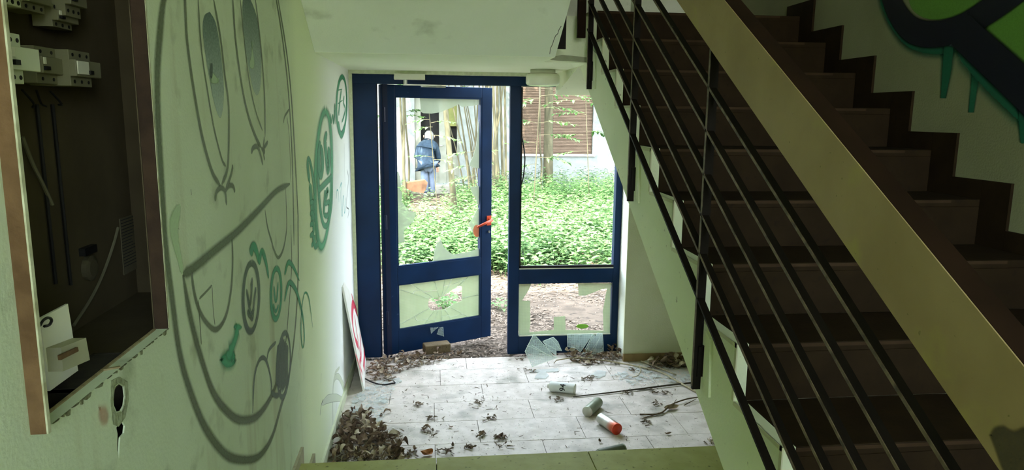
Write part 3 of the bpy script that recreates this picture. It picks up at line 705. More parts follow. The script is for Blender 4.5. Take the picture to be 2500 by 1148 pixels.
for px in (A3((290,52),(318,105),(340,230),(357,420),(345,545),(325,530),(297,420),(270,260),(256,140),(264,72)), A3((470,-30),(508,70),(530,220),(530,380),(515,445),(494,420),(468,300),(450,180),(442,30),(452,-20))):
    F = Film(XL+.0002, 1); F.patch(px); F.build('pupil', PUP, gf)
F = Film(XL+.0007, 1); F.patch(inset=.006, px=A3((294,292),(304,300),(304,355),(296,370),(288,335))); F.build('eye_dot', DARKM, gf)
for px in (A3((485,180),(492,230),(500,290),(495,325),(478,318),(476,290),(484,250)), A3((302,330),(318,350),(335,375),(325,395),(302,395),(290,380))):
    F = Film(XL+.0006, 1); F.patch(px); F.build('eye_highlight', SILV, gf)
F = Film(XL+.0006, 1); F.stroke(A3((152,960),(124,1050))+A4((132,80),(148,150),(163,226)), [.03,.075,.05,.035,.03]); F.build('silver_horn', SILV, gf)
gs = empty('graffiti_loops', (XL, 2.3, .7), 'dark scribbled oval with two sprayed loops at the lower right of the cartoon face', 'graffiti')
F = Film(XL+.0009, 1)
F.stroke(A4((492,882),(500,720),(520,640),(545,622),(565,660),(580,740),(578,790)), .022).stroke(A4((558,632),(570,585),(602,548)), .018).stroke(A4((580,785),(605,800),(625,780)), .03)
F.ell(360+638/1.92, 550+655/1.92, 30/1.92, 152/1.92, .03, tilt=.05)
for i in range(9): F.stroke(A4((612+i*5.5,525+abs(i-4)*9),(606+i*6,660),(604+i*6.5,785-abs(i-4)*9)), .04)
F.build('strokes', paint('grey_scribble', (84,98,84), .6, .8, .3), gs)
def smiley(name, label, cx, cy, rx, ry, w, marks, mw, m, lift):
    o = empty(name, tuple(on(cx, cy+ry, 0, XL)), label, 'graffiti', 'small graffiti tags on the left wall')
    F = Film(XL+lift, 1); F.an = 1.6; F.ell(cx, cy, rx, ry, w, tilt=.02)
    for q in marks: F.stroke(q, mw)
    F.build('strokes', m, o); return o
smiley('graffiti_smiley', 'small dark green round smiley tag inside the face, left of the teal one', 612.6, 726, 19.5, 84, .028, (A4((463,300),(478,372),(486,330),(490,245)), A4((470,345),(490,442),(500,350),(508,290)), A4((468,400),(480,425),(500,385))), .018, DARKM, .0012)
smiley('graffiti_smiley', 'small teal oval smiley tag right of the dark green one', 674, 717, 12.5, 62, .03, (A4((592,285),(598,350),(606,345),(612,265)), A4((588,370),(600,405),(614,375))), .018, TEAL, .0012)
g = empty('graffiti_squiggles', tuple(on(670, 840, 0, XL)), 'thin teal looping squiggles above and right of the teal oval smiley', 'graffiti')
F = Film(XL+.0013, 1); F.an = 1.8
F.stroke(A4((482,140),(494,98),(510,120),(524,182)), [.045,.04,.02]).stroke(A4((522,185),(535,122),(554,170),(568,250)), [.03,.03,.015])
F.stroke(A4((642,232),(660,175),(686,200),(712,262)), [.028,.03,.012]).stroke(A4((642,358),(662,272),(692,297),(716,372),(731,452),(735,540),(727,572),(720,505),(722,402),(736,320),(756,342),(774,480)), [.03,.03,.014,.012,.012,.01])
F.build('strokes', TEAL, g)
g = empty('graffiti_blob', tuple(on(560, 910, 0, XL)), 'soft teal spray blob with narrow top below the mouth of the face', 'graffiti')
F = Film(XL+.0013, 1); ep = lambda cx, cy, rx, ry: [(cx+rx*cos(t), cy+ry*sin(t)) for t in np.linspace(0, 2*pi, 11)[:-1]]
F.patch(ep(580,799,11,13), inset=.012); F.stroke([(581,800),(577,815),(573,832),(566,850),(560,866)], [.09,.085,.07,.075,.12]); F.patch(ep(556,880,23,34), inset=.03); F.patch(ep(562,868,14,24), inset=.02)
F.build('strokes', TEALD, g)
g = empty('graffiti_figure', tuple(on(790, 610, 0, XL)), 'large green sprayed oval head with two eyes and waving hand near the door', 'graffiti')
F = Film(XL+.0008, 1)
F.an = 2.4; F.ell(789.5, 437, 20, 166, .085, tilt=.03)
F.build('halo', TEALD, g)
F = Film(XL+.001, 1); F.an = 2.4
F.stroke(A6((118,420),(108,540),(112,680),(122,800),(140,885),(165,880),(185,780),(190,620)), .042)
F.stroke(A6((122,410),(112,500),(118,590),(128,600),(134,540),(126,430)), .06).stroke(A6((160,360),(148,410),(156,500),(165,580),(172,520),(168,440)), .06)
F.stroke(A6((112,690),(150,650),(188,610)), .05).stroke(A6((150,690),(145,760),(140,830)), .042).stroke(A6((150,700),(165,690),(150,760),(172,760),(165,830),(140,832)), .042)
F.stroke(A6((60,650),(50,560),(52,510),(66,540),(82,640),(90,720)), .034).stroke(A6((62,650),(72,780),(76,900)), .042)
for i in range(4): F.stroke(A6((62,765+i*62),(78,758+i*62),(82,800+i*62),(70,822+i*62)), .034)
F.stroke(A6((88,740),(96,850),(110,1000)), .042).stroke(A6((84,950),(92,1010),(110,990)), .042)
F.build('strokes', TEAL, g)
g = empty('graffiti_badge', tuple(on(833, 340, 0, XL)), 'small green ringed oval tag high on the left wall beside the blue panel', 'graffiti')
F = Film(XL+.001, 1); F.an = 2.2; F.ell(834, 257, 12.5, 70, .045, tilt=.02); F.stroke(A6((222,300),(240,375),(262,330)), .06)
F.stroke(A6((222,118),(245,112)), .025).stroke(A6((242,112),(232,190),(226,262)), .03).stroke(A6((222,195),(248,175)), .025).stroke(A6((258,150),(254,190),(264,225),(255,270),(244,300)), .025)
F.stroke(A6((178,250),(184,300),(192,262),(198,305),(204,200),(206,312)), .022)
F.build('strokes', TEAL, g)
g = empty('graffiti_scrawl', tuple(on(842, 560, 0, XL)), 'faint cyan and dark marker scrawl beside the blue panel', 'graffiti')
F = Film(XL+.001, 1); F.stroke(A6((212,740),(216,690),(224,700),(228,760)), .012).stroke(A6((232,680),(242,648),(238,720),(246,838),(252,720),(260,820),(268,730)), .016)
F.build('cyan_strokes', CYAN, g)
F = Film(XL+.001, 1); F.stroke(A6((273,570),(282,620),(276,700),(270,780),(284,800),(278,850)), .012).stroke(A6((258,420),(260,560),(263,680)), .006).stroke(A6((284,870),(285,895)), .012)
F.build('dark_strokes', DARKM, g)
# peeled white paint crescent and scratches low on the left wall
g = empty('peeled_paint', tuple(on(830, 960, 0, XL)), 'pale peeled paint curl low on the left wall before the leaning board', 'paint flake')
F = Film(XL, 1); F.stroke([(813,1050),(812,980),(815,930),(826,920),(838,945),(846,985)], [.03,.035,.035,.05,.06]).stroke([(815,935),(818,912),(829,897)], .02).stroke([(785,988),(800,975),(822,972),(842,978)], [.02,.05,.05,.02])
F.build('curl', paint('peeled_edge', (206,216,190), .25, .95, .1), g)
F = Film(XL+.001, 1); F.stroke([(781,1015),(784,990),(789,975)], .008).stroke([(783,935),(784,912)], .01).stroke([(820,925),(821,885)], .006).stroke([(820,1010),(822,985)], .01)
F.build('scratches', DARKM, g)

F = Film(XL, 1); F.patch([(238,985),(258,985),(268,1010),(262,1040),(246,1045),(236,1020)], inset=.012); F.build('pink_stain', paint('pink_stain', (186,112,92), .98, .4, .2), wl)
F = Film(.8195, -1); F.patch([(2412,1062),(2425,1040),(2450,1034),(2475,1046),(2510,1040),(2560,1110),(2560,1190),(2470,1190)], inset=.008); F.build('dark_stain', paint('rail_stain', (62,52,30), .9, .75, .2), hr)
# right wall piece
NAVY = paint('navy_spray', (5,8,28), .25, .98, .08); LIME = paint('lime_fill', (92,140,52), .15, .96, .2); TEALR = paint('teal_drip', (20,96,70), .6, .92, .15)
g = empty('graffiti_lettering', (XR, 2.4, 2.0), 'big sprayed letter piece, lime fill with navy outline and teal drips, on the right wall', 'graffiti')
F = Film(XR, -1)
F.patch([(2215,-40),(2225,20),(2270,48),(2340,40),(2420,5),(2440,-40),(2330,-60)]).patch([(2392,58),(2440,20),(2520,-20),(2600,60),(2600,260),(2500,160),(2430,100)]); F.build('fill', LIME, g)
F = Film(XR-.0004, -1)
F.stroke([(2150,-40),(2180,40),(2225,95),(2290,110),(2350,95),(2400,60)], .13).stroke([(2318,95),(2312,170),(2303,240)], [.10,.09,.05], taper=False).stroke([(2388,130),(2380,200),(2371,275)], [.06,.06,.045], taper=False).stroke([(2340,100),(2420,190),(2500,265),(2560,320)], .16).stroke([(2495,200),(2497,300),(2500,350)], .05)
F.build('drips', TEALR, g)
F = Film(XR-.0008, -1)
F.stroke([(2160,-60),(2185,20),(2225,72),(2280,84),(2345,68),(2420,22),(2490,-30),(2520,-60)], .13, taper=False).stroke([(2340,70),(2400,125),(2470,190),(2560,275)], .16, taper=False)
F.build('outline', NAVY, g)

# ------------------------------------------------------------------ leaning board
bd = empty('leaning_board', (-.45, 4.6, 0), 'white board with red painted strokes leaning on the left wall beside the blue panel', 'board')
b00, b01 = Vector((-.436, 4.395, .002)), Vector((-.47, 4.86, .002)); t00, t01 = on(838,700,0,-.541), on(856,660,0,-.541)
un = (b01-b00); vn = (t00-b00); nb = un.cross(vn).normalized()
if nb.x < 0: nb = -nb
t02 = on(872, 720, 0, -.527); b02 = b01.copy()
b01 = Vector((-.474, 4.985, .002)); t01 = on(864, 672, 0, -.532)
poly = [b00, b01, Vector((-.484, 4.985, .12)), Vector((-.515, 4.985, .50)), t01, on(856,660,0,-.538), t00]
pl = []
for p in poly:
    p = p - nb*((p-b00).dot(nb)); pl.append(p)
MB().prism(pl, -nb*.012).build('panel', mat('white_board', (220,220,206), (232,232,222), 5, .6), bd)
RED = paint('red_spray', (206,52,78), .35, .95, .1)
class BF(Film): pass
def bstroke(px, w):
    Q = []
    for p in spline(px, 6):
        d = FW + RT*((p[0]-1250)/FPX) - UP*((p[1]-574)/FPX); t = (b00-CAMP).dot(nb)/d.dot(nb); Q.append(CAMP+d*t+nb*.001)
    n = len(Q)
    for i, q in enumerate(Q):
        d = (Q[min(i+1,n-1)]-Q[max(i-1,0)]).normalized(); s_ = nb.cross(d)*w/2
        bv.extend([q+s_, q-s_])
    o = len(bv)-2*n
    for i in range(n-1):
        bf.append((o+2*i, o+2*i+1, o+2*i+3, o+2*i+2)); buv.extend([(0,0),(0,1),(0,1),(0,0)])
bv, bf, buv = [], [], []
B8 = lambda *p: [(790+x/3.376, 640+y/3.376) for x, y in p]
for px, w in ((B8((210,115),(222,210),(238,300),(262,370),(295,460),(320,600),(335,740),(330,880)), .05), (B8((245,130),(240,190),(252,255),(265,225),(262,180)), .04),
              (B8((268,280),(278,370),(270,410),(244,345),(235,420),(240,520),(262,640),(285,690)), .07), (B8((255,440),(270,560),(296,720),(310,820)), .035),
              (B8((300,600),(308,760),(298,840),(318,920)), .035), (B8((262,760),(292,850),(318,990)), .03)): bstroke(px, w)
mb = MB(); mb.v, mb.f, mb.uv = bv, bf, buv; mb.build('red_paint', RED, bd)

# ------------------------------------------------------------------ objects on the landing
pv = empty('paving_block', (.045, 5.13, 0), 'grey-brown concrete paving block lying before the open door leaf', 'paving block')
MBr = Matrix.Translation((.03, 5.12, .036)) @ Matrix.Rotation(radians(14), 4, 'Z')
MB().obox(MBr, .195, .10, .068).build('block', speckle(mat('paver_concrete', (96,84,62), (116,102,78), 14, .95, .3, 60), (70,62,46), 30, .6, .7), pv, bevel=.008)
BLOCKT = MBr
def can(name, p0, p1, r, label, body, ends, cap=None):
    """can lying between two floor points (front end p0, far end p1)"""
    a, b = Vector((p0[0], p0[1], r)), Vector((p1[0], p1[1], r)); L = (b-a).length; z = (b-a).normalized()
    o = empty(name, (a.x, a.y, 0), label, 'spray can', 'empty cans lying on the landing')
    M = Matrix.Translation(a) @ z.to_track_quat('Z', 'Y').to_matrix().to_4x4()
    MB().lathe([(r*.86,.003),(r*.97,.005),(r,.010),(r,L-.014),(r*.93,L-.006)], 28, M).build('body', body, o, smooth=True)
    MB().lathe([(r*.99,.0),(r*1.02,.003),(r*1.0,.008)], 28, M).build('rim', ends, o, smooth=True)
    MB().lathe([(.001,.006),(r*.4,.004),(r*.72,.006),(r*.9,.001),(r*.95,.004)], 28, M).build('base', ends if cap is None else cap, o, smooth=True)
    MB().lathe([(r*.92,L-.008),(r*.7,L),(r*.42,L+.004),(r*.40,L+.012),(r*.1,L+.013)], 28, M).build('dome', ends, o, smooth=True)
    return o, M, L
SILC = mat('silver_can', (158,162,150), (186,188,176), 18, .35, .03, 60, metal=.55)
LABC = mat('white_can_label', (206,212,206), (222,226,220), 12, .45); CANE = mat('tin_end', (188,190,176), (206,208,192), 12, .4, metal=.3)
GRYC = mat('greygreen_can', (128,138,118), (150,158,138), 12, .4, metal=.3)
REDC = speckle(mat('orange_red_cap', (206,62,34), (220,78,46), 10, .5), (150,40,24), 30, .62, .7)
SILR = gradient_y(mat('silver_can_overspray', (160,162,150), (188,188,176), 18, .35, metal=.5), (186,92,60), 3.70, 3.64)
o, M, L = can('spray_can', (.905, 4.235), (.748, 4.30), .033, 'white-labelled spray can with the number 94, lying nearest the glass shards', LABC, CANE)
# number on the label, seen by the camera: flat print just over the shell
cu = bpy.data.curves.new('number', 'FONT'); cu.body = '94'; cu.size = .050; cu.offset = .0012; cu.align_x = 'CENTER'; cu.align_y = 'CENTER'; cu.extrude = 0
tmp = bpy.data.objects.new('tmp', cu); COL.objects.link(tmp); bpy.context.view_layer.update()
me = bpy.data.meshes.new_from_object(tmp.evaluated_get(bpy.context.evaluated_depsgraph_get())); bpy.data.objects.remove(tmp)
bm = bmesh.new(); bm.from_mesh(me); bmesh.ops.subdivide_edges(bm, edges=[e for e in bm.edges if e.calc_length() > .012], cuts=2); bm.to_mesh(me); bm.free()
mid = M @ Vector((0, 0, L*.45)); axd = (M.to_3x3() @ Vector((0,0,1))).normalized(); tocam = (CAMP-mid); tocam = (tocam-axd*tocam.dot(axd)).normalized(); side = axd.cross(tocam).normalized()
for v in me.vertices:
    ang = v.co.x/.0333; ax_ = v.co.y   # digits run round the can and read from its side
    q = mid + axd*ax_ + (tocam*cos(ang) + side*sin(ang))*.0334; v.co = q - o.location
me.materials.append(BLACKR); no = bpy.data.objects.new('printed_number', me); COL.objects.link(no); no.parent = o
can('spray_can', (.905, 3.885), (1.01, 4.03), .0315, 'dull grey-green spray can with its pale base facing the camera, middle of the three', GRYC, CANE)
can('spray_can', (1.022, 3.635), (.962, 3.80), .0325, 'silver spray can with orange-red base facing the camera', SILR, REDC, REDC)
can('spray_can', (.995, 3.40), (.84, 3.345), .031, 'dark can half hidden behind the edge of the olive step', mat('dark_can', (84,92,72), (100,108,86), 10, .5), GRYC)

def shard(px, tilt_y, lean, label, m, name='glass_shard', wires=True):
    """flat glass sheet standing on the floor line and leaning back: photo outline on a tilted plane"""
    p0 = Vector((0, tilt_y, 0)); n = Vector((0, -cos(lean), sin(lean)))
    poly = []
    for u, v in px:
        d = FW + RT*((u-1250)/FPX) - UP*((v-574)/FPX); t = (p0-CAMP).dot(n)/d.dot(n); poly.append(CAMP+d*t)
    ux = Vector((1,0,0)); uz = n.cross(ux)*-1; c = poly[0]
    mb = MB().prism(poly, -n*.006); mb.uv = [((Vector(mb.v[i])-c).dot(ux), (Vector(mb.v[i])-c).dot(uz)) for f in mb.f for i in f]
    ob = mb.build(name, m); tag(ob, label, 'glass shard')
    e = MB(); n2 = len(poly); e.tube(poly+[poly[0]], .0016, 4); eo = MB(); eo.v, eo.f = e.v, e.f
    r = ob; off = r.location
    k = eo.build('glass_edge', GEDGE, r)
    return ob, poly
D3 = lambda *p: [(1240+x/4.417, 640+y/4.417) for x, y in p]
s1, _ = shard(D3((280,778),(375,880),(490,1010),(540,1030),(400,1080),(262,1132),(225,1050),(185,965),(250,830)), 4.72, radians(34), 'tall wired glass shard leaning on the blue bottom rail, left one', GCLEAR)
s2, _ = shard(D3((375,855),(490,810),(540,860),(580,960),(520,955),(525,1010),(440,950)), 4.80, radians(26), 'cracked glass shard wedged behind the tall left shard', GCLEAR)
s3, _ = shard(D3((640,780),(915,775),(860,860),(780,975),(730,930),(645,915)), 4.90, radians(18), 'square wired glass shard hanging at the middle of the bottom rail', GCLEAR)
s4, _ = shard(D3((915,775),(945,800),(965,765),(1020,770),(1028,880),(1030,960),(950,990),(860,985),(800,1000),(870,870)), 4.93, radians(16), 'cracked fan-shaped glass shard leaning at the right of the bottom rail', GCLEAR)
for s_, pts in ((s1, ((262,900),(480,1030))), (s1, ((205,900),(470,1015))), (s2, ((400,880),(520,945))), (s2, ((470,830),(560,940))), (s4, ((920,800),(830,985))), (s4, ((985,830),(880,985))), (s4, ((1000,790),(920,980)))):
    ty, le = {s1: (4.72, 34), s2: (4.80, 26), s4: (4.93, 16)}[s_]
    p0 = Vector((0, ty, 0)); n = Vector((0, -cos(radians(le)), sin(radians(le)))); Q = []
    for u, v in D3(*pts):
        d = FW + RT*((u-1250)/FPX) - UP*((v-574)/FPX); Q.append(CAMP+d*((p0-CAMP).dot(n)/d.dot(n))+n*.001)
    MB().tube(Q, .0013, 4).build('crack', GEDGE, s_)
# flat pieces of glass on the tiles
def flatglass(px, label, m=GFRAG, z=.001, th=.005):
    P = [on(u, v, 2, z) for u, v in px]
    return tag(MB().prism(P, (0,0,th)).build('glass_piece', m), label, 'glass shard')
flatglass(((1293,905),(1363,901),(1364,908),(1294,911)), 'narrow strip of glass lying flat in front of the leaning shards')
flatglass(((1305,925),(1312,912),(1330,907),(1340,918),(1332,926)), 'rounded flat glass piece in front of the narrow glass strip')
flatglass(((1440,918),(1458,906),(1480,908),(1478,918),(1460,925)), 'flat clear glass piece right of the leaning shards')
FRM = [MB() for _ in range(4)]
fr_meshes = []
for i in range(6):
    n = random.randint(4, 6); mb = MB(); w = .022
    mb.prism([(cos(2*pi*k/n+random.uniform(-.3,.3))*w*random.uniform(.6,1.2), sin(2*pi*k/n+random.uniform(-.3,.3))*w*random.uniform(.5,1), 0) for k in range(n)], (0,0,.004))
    ob = mb.build('glass_fragment', GFRAG, local=True); fr_meshes.append(ob)
def scatter(src, n, place, label, cat, group, smin=.6, smax=1.3, tilt=.12, z=(.001,.006)):
    out = []
    for i in range(n):
        s0 = src[i % len(src)]
        o = s0.copy() if s0.get('used') else s0
        if s0.get('used'): COL.objects.link(o)
        s0['used'] = 1
        x, y, zz = place(i)
        o.location = (x, y, zz+random.uniform(*z)); o.rotation_euler = (random.uniform(-tilt, tilt), random.uniform(-tilt, tilt), random.uniform(0, 6.28)); sc = random.uniform(smin, smax); o.scale = (sc,)*3
        sh = {'dark_dead_leaf': 'dark ', 'pale_dead_leaf': 'pale '}.get(o.data.materials[0].name, '')
        tag(o, sh + label, cat, group); out.append(o)
    return out
def in_poly(poly, px=False):
    P = [on(u, v, 2, 0) for u, v in poly] if px else [Vector((a, b, 0)) for a, b in poly]
    x0, x1 = min(p.x for p in P), max(p.x for p in P); y0, y1 = min(p.y for p in P), max(p.y for p in P)
    while True:
        x, y = random.uniform(x0, x1), random.uniform(y0, y1); c = False; j = len(P)-1
        for i in range(len(P)):
            if (P[i].y > y) != (P[j].y > y) and x < (P[j].x-P[i].x)*(y-P[i].y)/(P[j].y-P[i].y)+P[i].x: c = not c
            j = i
        if c: return x, y
GL_L = ((852,1002),(870,965),(930,930),(985,925),(960,950),(945,1000),(930,1035),(850,1010))
GL_R = ((1520,905),(1580,880),(1660,885),(1690,935),(1620,935),(1545,945),(1490,920))
scatter(fr_meshes, 55, lambda i: (*in_poly(GL_L, True), .004*random.random()), 'broken glass flake heaped at the foot of the leaning board', 'glass fragment', 'glass flakes by the leaning board')
scatter(fr_meshes, 55, lambda i: (*in_poly(GL_R, True), .004*random.random()), 'broken glass flake scattered under the stairs', 'glass fragment', 'glass flakes under the stairs')
def grit(name, place, n, smin, smax, m, z0=.0005, hgt=.002, elong=3):
    mb = MB()
    for i in range(n):
        x, y, z = place(i); a = random.uniform(0, 6.28); s = random.uniform(smin, smax); l = s*random.uniform(1, elong); ca, sa = cos(a), sin(a)
        h = random.uniform(.3, 1)*hgt
        q = [(-l,-s*.5),(l,-s*.3),(l*.8,s*.5),(-l*.7,s*.4)]
        mb.add([(x+ca*u-sa*v, y+sa*u+ca*v, z+z0+(h if k % 2 else h*random.uniform(.2, 1.6))) for k, (u, v) in enumerate(q)], [(0,1,2,3)])
    ob = mb.build(name, m, fix=False); return ob
tag(grit('glass_grit', lambda i: (*in_poly(GL_L if i % 2 else GL_R, True), random.random()*.006), 1300, .004, .012, GFRAG, elong=1.6, hgt=.006), 'small broken glass grit on the landing tiles', 'glass grit', kind='stuff')

# ------------------------------------------------------------------ dead leaves
def leaf_geo(L, Wd, curl, fold, twist, nu=6):
    vs, fs = [], []
    for i in range(nu+1):
        t = i/nu; w = Wd*sin(pi*min(1, t*.94+.03))**.8*(1-.25*t)/2
        th = curl*(t-.5); r = L/max(abs(curl), .05)
        x = r*sin(th); z = r*(1-cos(th))*(1 if curl > 0 else -1)
        tw = twist*(t-.5)
        for s in (-1, 0, 1):
            y = s*w*cos(fold); zz = z+abs(s)*w*sin(fold)+s*w*sin(tw)
            vs.append((x, y, zz))
    for i in range(nu):
        for s in (0, 1):
            fs.append((i*3+s, i*3+s+1, (i+1)*3+s+1, (i+1)*3+s))
    z0 = min(v[2] for v in vs); vs = [(a, b, c-z0) for a, b, c in vs]
    return vs, fs
leafsrc = {}
for mi, m in enumerate((LEAFB, LEAFD, LEAFP)):
    leafsrc[mi] = []
    for k in range(4):
        vs, fs = leaf_geo(random.uniform(.06,.085), random.uniform(.032,.05), random.uniform(1.0,2.7)*random.choice((1,1,-1)), random.uniform(.2,1.1), random.uniform(-2,2))
        mb = MB().add(vs, fs); mb.tube([(vs[0][0]*1.0, 0, vs[1][2]), (vs[1][0]*1.35, 0, vs[1][2]+.004)], .0011, 4)
        leafsrc[mi].append(mb.build('dead_leaf', m, local=True, smooth=True, fix=False))
allsrc = [leafsrc[i % 3][(i//3) % 4] for i in range(12)]
darksrc = leafsrc[0]+leafsrc[1]+leafsrc[0]+leafsrc[2]
D1 = ((828,1012),(880,1010),(940,1060),(985,1100),(1000,1130),(790,1140),(800,1085))
D2 = ((893,905),(935,878),(1020,868),(1130,866),(1060,890),(985,905),(950,935),(905,930))
D3P = ((1375,868),(1440,850),(1505,845),(1518,872),(1510,890),(1420,892))
D4 = ((1580,905),(1590,880),(1640,868),(1670,862),(1682,900))
def drift(poly, h, ymin=None):
    def f(i):
        while True:
            x, y = in_poly(poly, True)
            if (ymin is None or y > ymin) and x > XL+.035: break
        return (x, y, h*random.random()**1.2)
    return f
scatter(allsrc, 150, drift(D1, .06, 3.12), 'curled dead leaf in the drift along the left wall', 'dead leaf', 'dead leaves drifted along the left wall', .7, 1.15, .9, (0,.01))
scatter(allsrc, 52, drift(D2, .04), 'curled dead leaf in the drift before the blue panel and door leaf', 'dead leaf', 'dead leaves drifted at the door', .45, .85, .8, (0,.01))
scatter(allsrc, 42, drift(D3P, .05), 'curled dead leaf in the corner under the fixed sidelight', 'dead leaf', 'dead leaves under the sidelight', .6, 1.1, .9, (0,.01))
scatter(leafsrc[0]+leafsrc[2], 26, drift(D4, .04), 'dead leaf piled at the brown skirting under the stairs', 'dead leaf', 'dead leaves under the stairs', .8, 1.3, .8, (0,.01))
SPOT = [(965,1068),(972,1062),(1035,1052),(1042,1050),(1220,1068),(1228,1072),(1215,1075),(1105,1090),(1142,1095),(1150,1097),(1175,1065),(1018,990),(1028,988),(1740,1082),(1730,1078),(1745,1075),(1005,1108),(995,1112),(1012,1100),(945,1010),(930,1018),(905,1005),(1095,1110),(1465,1080),(1100,1045),(1400,885),(1630,1062)]
lm = MB()
for i in range(520):
    x, y, z = drift((D1, D1, D1, D2, D3P, D4)[i % 6], .03)(i)
    vs, fs = leaf_geo(random.uniform(.03,.05), random.uniform(.018,.03), random.uniform(1.2,3.2), random.uniform(.2,1.), random.uniform(-2,2), 3)
    M_ = Matrix.Translation((x, max(y, 3.11) , z+.004)) @ Matrix.Rotation(random.uniform(0,6.28), 4, 'Z') @ Matrix.Rotation(random.uniform(-.7,.7), 4, 'X')
    lm.add([M_ @ Vector(v) for v in vs], fs)
tag(lm.build('leaf_litter', LEAFB, fix=False), 'small broken dead leaves filling the drifts', 'leaf litter', kind='stuff')
scatter(darksrc, len(SPOT), lambda i: (*[on(*SPOT[i], 2, 0)[j] for j in (0, 1)], 0), 'single dead leaf lying loose on the pale tiles', 'dead leaf', 'loose dead leaves on the tiles', .5, .85, .25, (.002,.004))
vs, fs = leaf_geo(.10, .07, 2.4, .5, .6, 8)
ol = MB().add(vs, fs).build('dead_leaf', LEAFO, local=True, smooth=True, fix=False); p = on(1040, 1122, 2, 0); ol.location = (p.x, p.y+.04, .004); ol.rotation_euler = (.1, .2, .7)
tag(ol, 'orange-brown curled dead leaf at the olive step edge', 'dead leaf')
vs, fs = leaf_geo(.11, .06, 1.0, .5, .5, 8)
ol = MB().add(vs, fs).build('dead_leaf', LEAFB, local=True, smooth=True, fix=False); p = on(1638, 1000, 2, 0); ol.location = (p.x, p.y, .006); ol.rotation_euler = (.3, 0, .3)
tag(ol, 'brown dead leaf caught on the forked twig', 'dead leaf')
BITS = mat('litter_bits', (70,60,46), (120,108,88), 300, .9)
FLOORP = ((950,1000),(985,880),(1240,868),(1520,890),(1690,965),(1755,1095),(1065,1128),(800,1138),(840,1010))
tag(grit('leaf_litter', lambda i: (*in_poly(FLOORP, True), 0), 2200, .0007, .003, BITS, hgt=.002, elong=2.2), 'tiny dark leaf crumbs over the tiles', 'leaf litter', kind='stuff')
tag(grit('twig_litter', lambda i: (*in_poly(FLOORP if i % 3 else ((900,900),(1000,870),(1250,870),(1250,1000),(930,1040)), True), 0), 260, .002, .006, BITS, hgt=.004, elong=5), 'thin broken twig bits over the tiles', 'leaf litter', kind='stuff')
cl = [in_poly(FLOORP, True) for _ in range(16)] + [tuple(on(*p, 2, 0)[:2]) for p in ((970,1060),(1035,1050),(1220,1070),(1175,1065),(1018,990),(1740,1080),(1005,1110),(1150,1095),(1600,985))]
tag(grit('leaf_litter', lambda i: (cl[i % len(cl)][0]+random.gauss(0,.022), cl[i % len(cl)][1]+random.gauss(0,.022), .002*random.random()), 330, .003, .013, BITS, hgt=.014, elong=2.2), 'small clumps of crumbled dark leaves on the tiles', 'leaf litter', kind='stuff')
tag(grit('leaf_litter', lambda i: (*in_poly((D1, D2, D3P, D4)[i % 4], True), .004*random.random()), 1400, .004, .014, BITS, hgt=.008, elong=2.5), 'crumbled leaf litter below the drifts', 'leaf litter', kind='stuff')
PALEB = mat('pale_plaster_crumbs', (214,216,204), (232,232,222), 40, .9)
tag(grit('plaster_crumbs', lambda i: (*in_poly(((950,1000),(985,880),(1240,868),(1520,890),(1690,965),(1755,1095),(1065,1128),(840,1100)), True), 0), 260, .003, .009, PALEB, hgt=.004, elong=1.6), 'small pale plaster crumbs on the tiles', 'plaster crumbs', kind='stuff')

# twigs
def twig(paths, m, label):
    root = None
    for k, (px, r0, r1, z0, z1) in enumerate(paths):
        P = spline(px, 5); n = len(P)
        Q = [on(p[0], p[1], 2, z0+(z1-z0)*i/(n-1)) + Vector((0,0,0)) for i, p in enumerate(P)]
        mb = MB().tube(Q, [r0+(r1-r0)*i/(n-1) for i in range(n)], 6)
        if root is None: root = tag(mb.build('twig', m, smooth=True), label, 'twig')
        else: mb.build('side_twig', m, root, smooth=True)
twig([([(1400,969),(1480,960),(1560,950),(1640,940),(1698,934)], .004, .007, .006, .012), ([(1555,952),(1580,951),(1600,950)], .003, .002, .008, .004)], mat('dark_rod', (60,56,48), (84,78,66), 30, .8), 'long straight dark stick pointing to the stair post')
twig([([(1358,880),(1400,874),(1450,877),(1520,888),(1610,908),(1660,935),(1702,958)], .0045, .007, .03, .010), ([(1560,892),(1564,905),(1556,918),(1535,922)], .004, .003, .02, .006), ([(1358,880),(1352,888)], .003, .002, .03, .004)], TWIGP, 'long pale bent branch lying in front of the leaning glass')
twig([([(1565,882),(1600,895),(1650,915)], .005, .005, .012, .012)], TWIGP, 'short pale stick behind the long pale branch')
twig([([(1562,1012),(1610,1010),(1640,988),(1675,975),(1706,970)], .005, .004, .006, .02), ([(1568,1022),(1595,1014),(1620,1005)], .004, .003, .004, .006), ([(1645,985),(1652,975)], .002, .0015, .012, .03), ([(1670,990),(1700,974)], .003, .002, .006, .02)], TWIG, 'forked brown twig before the stair stringer')
twig([([(892,925),(910,934),(935,940),(965,935)], .005, .006, .01, .01), ([(965,935),(958,928)], .004, .002, .01, .02)], BLACKR, 'black rubber gasket strip curled in the leaves by the board')

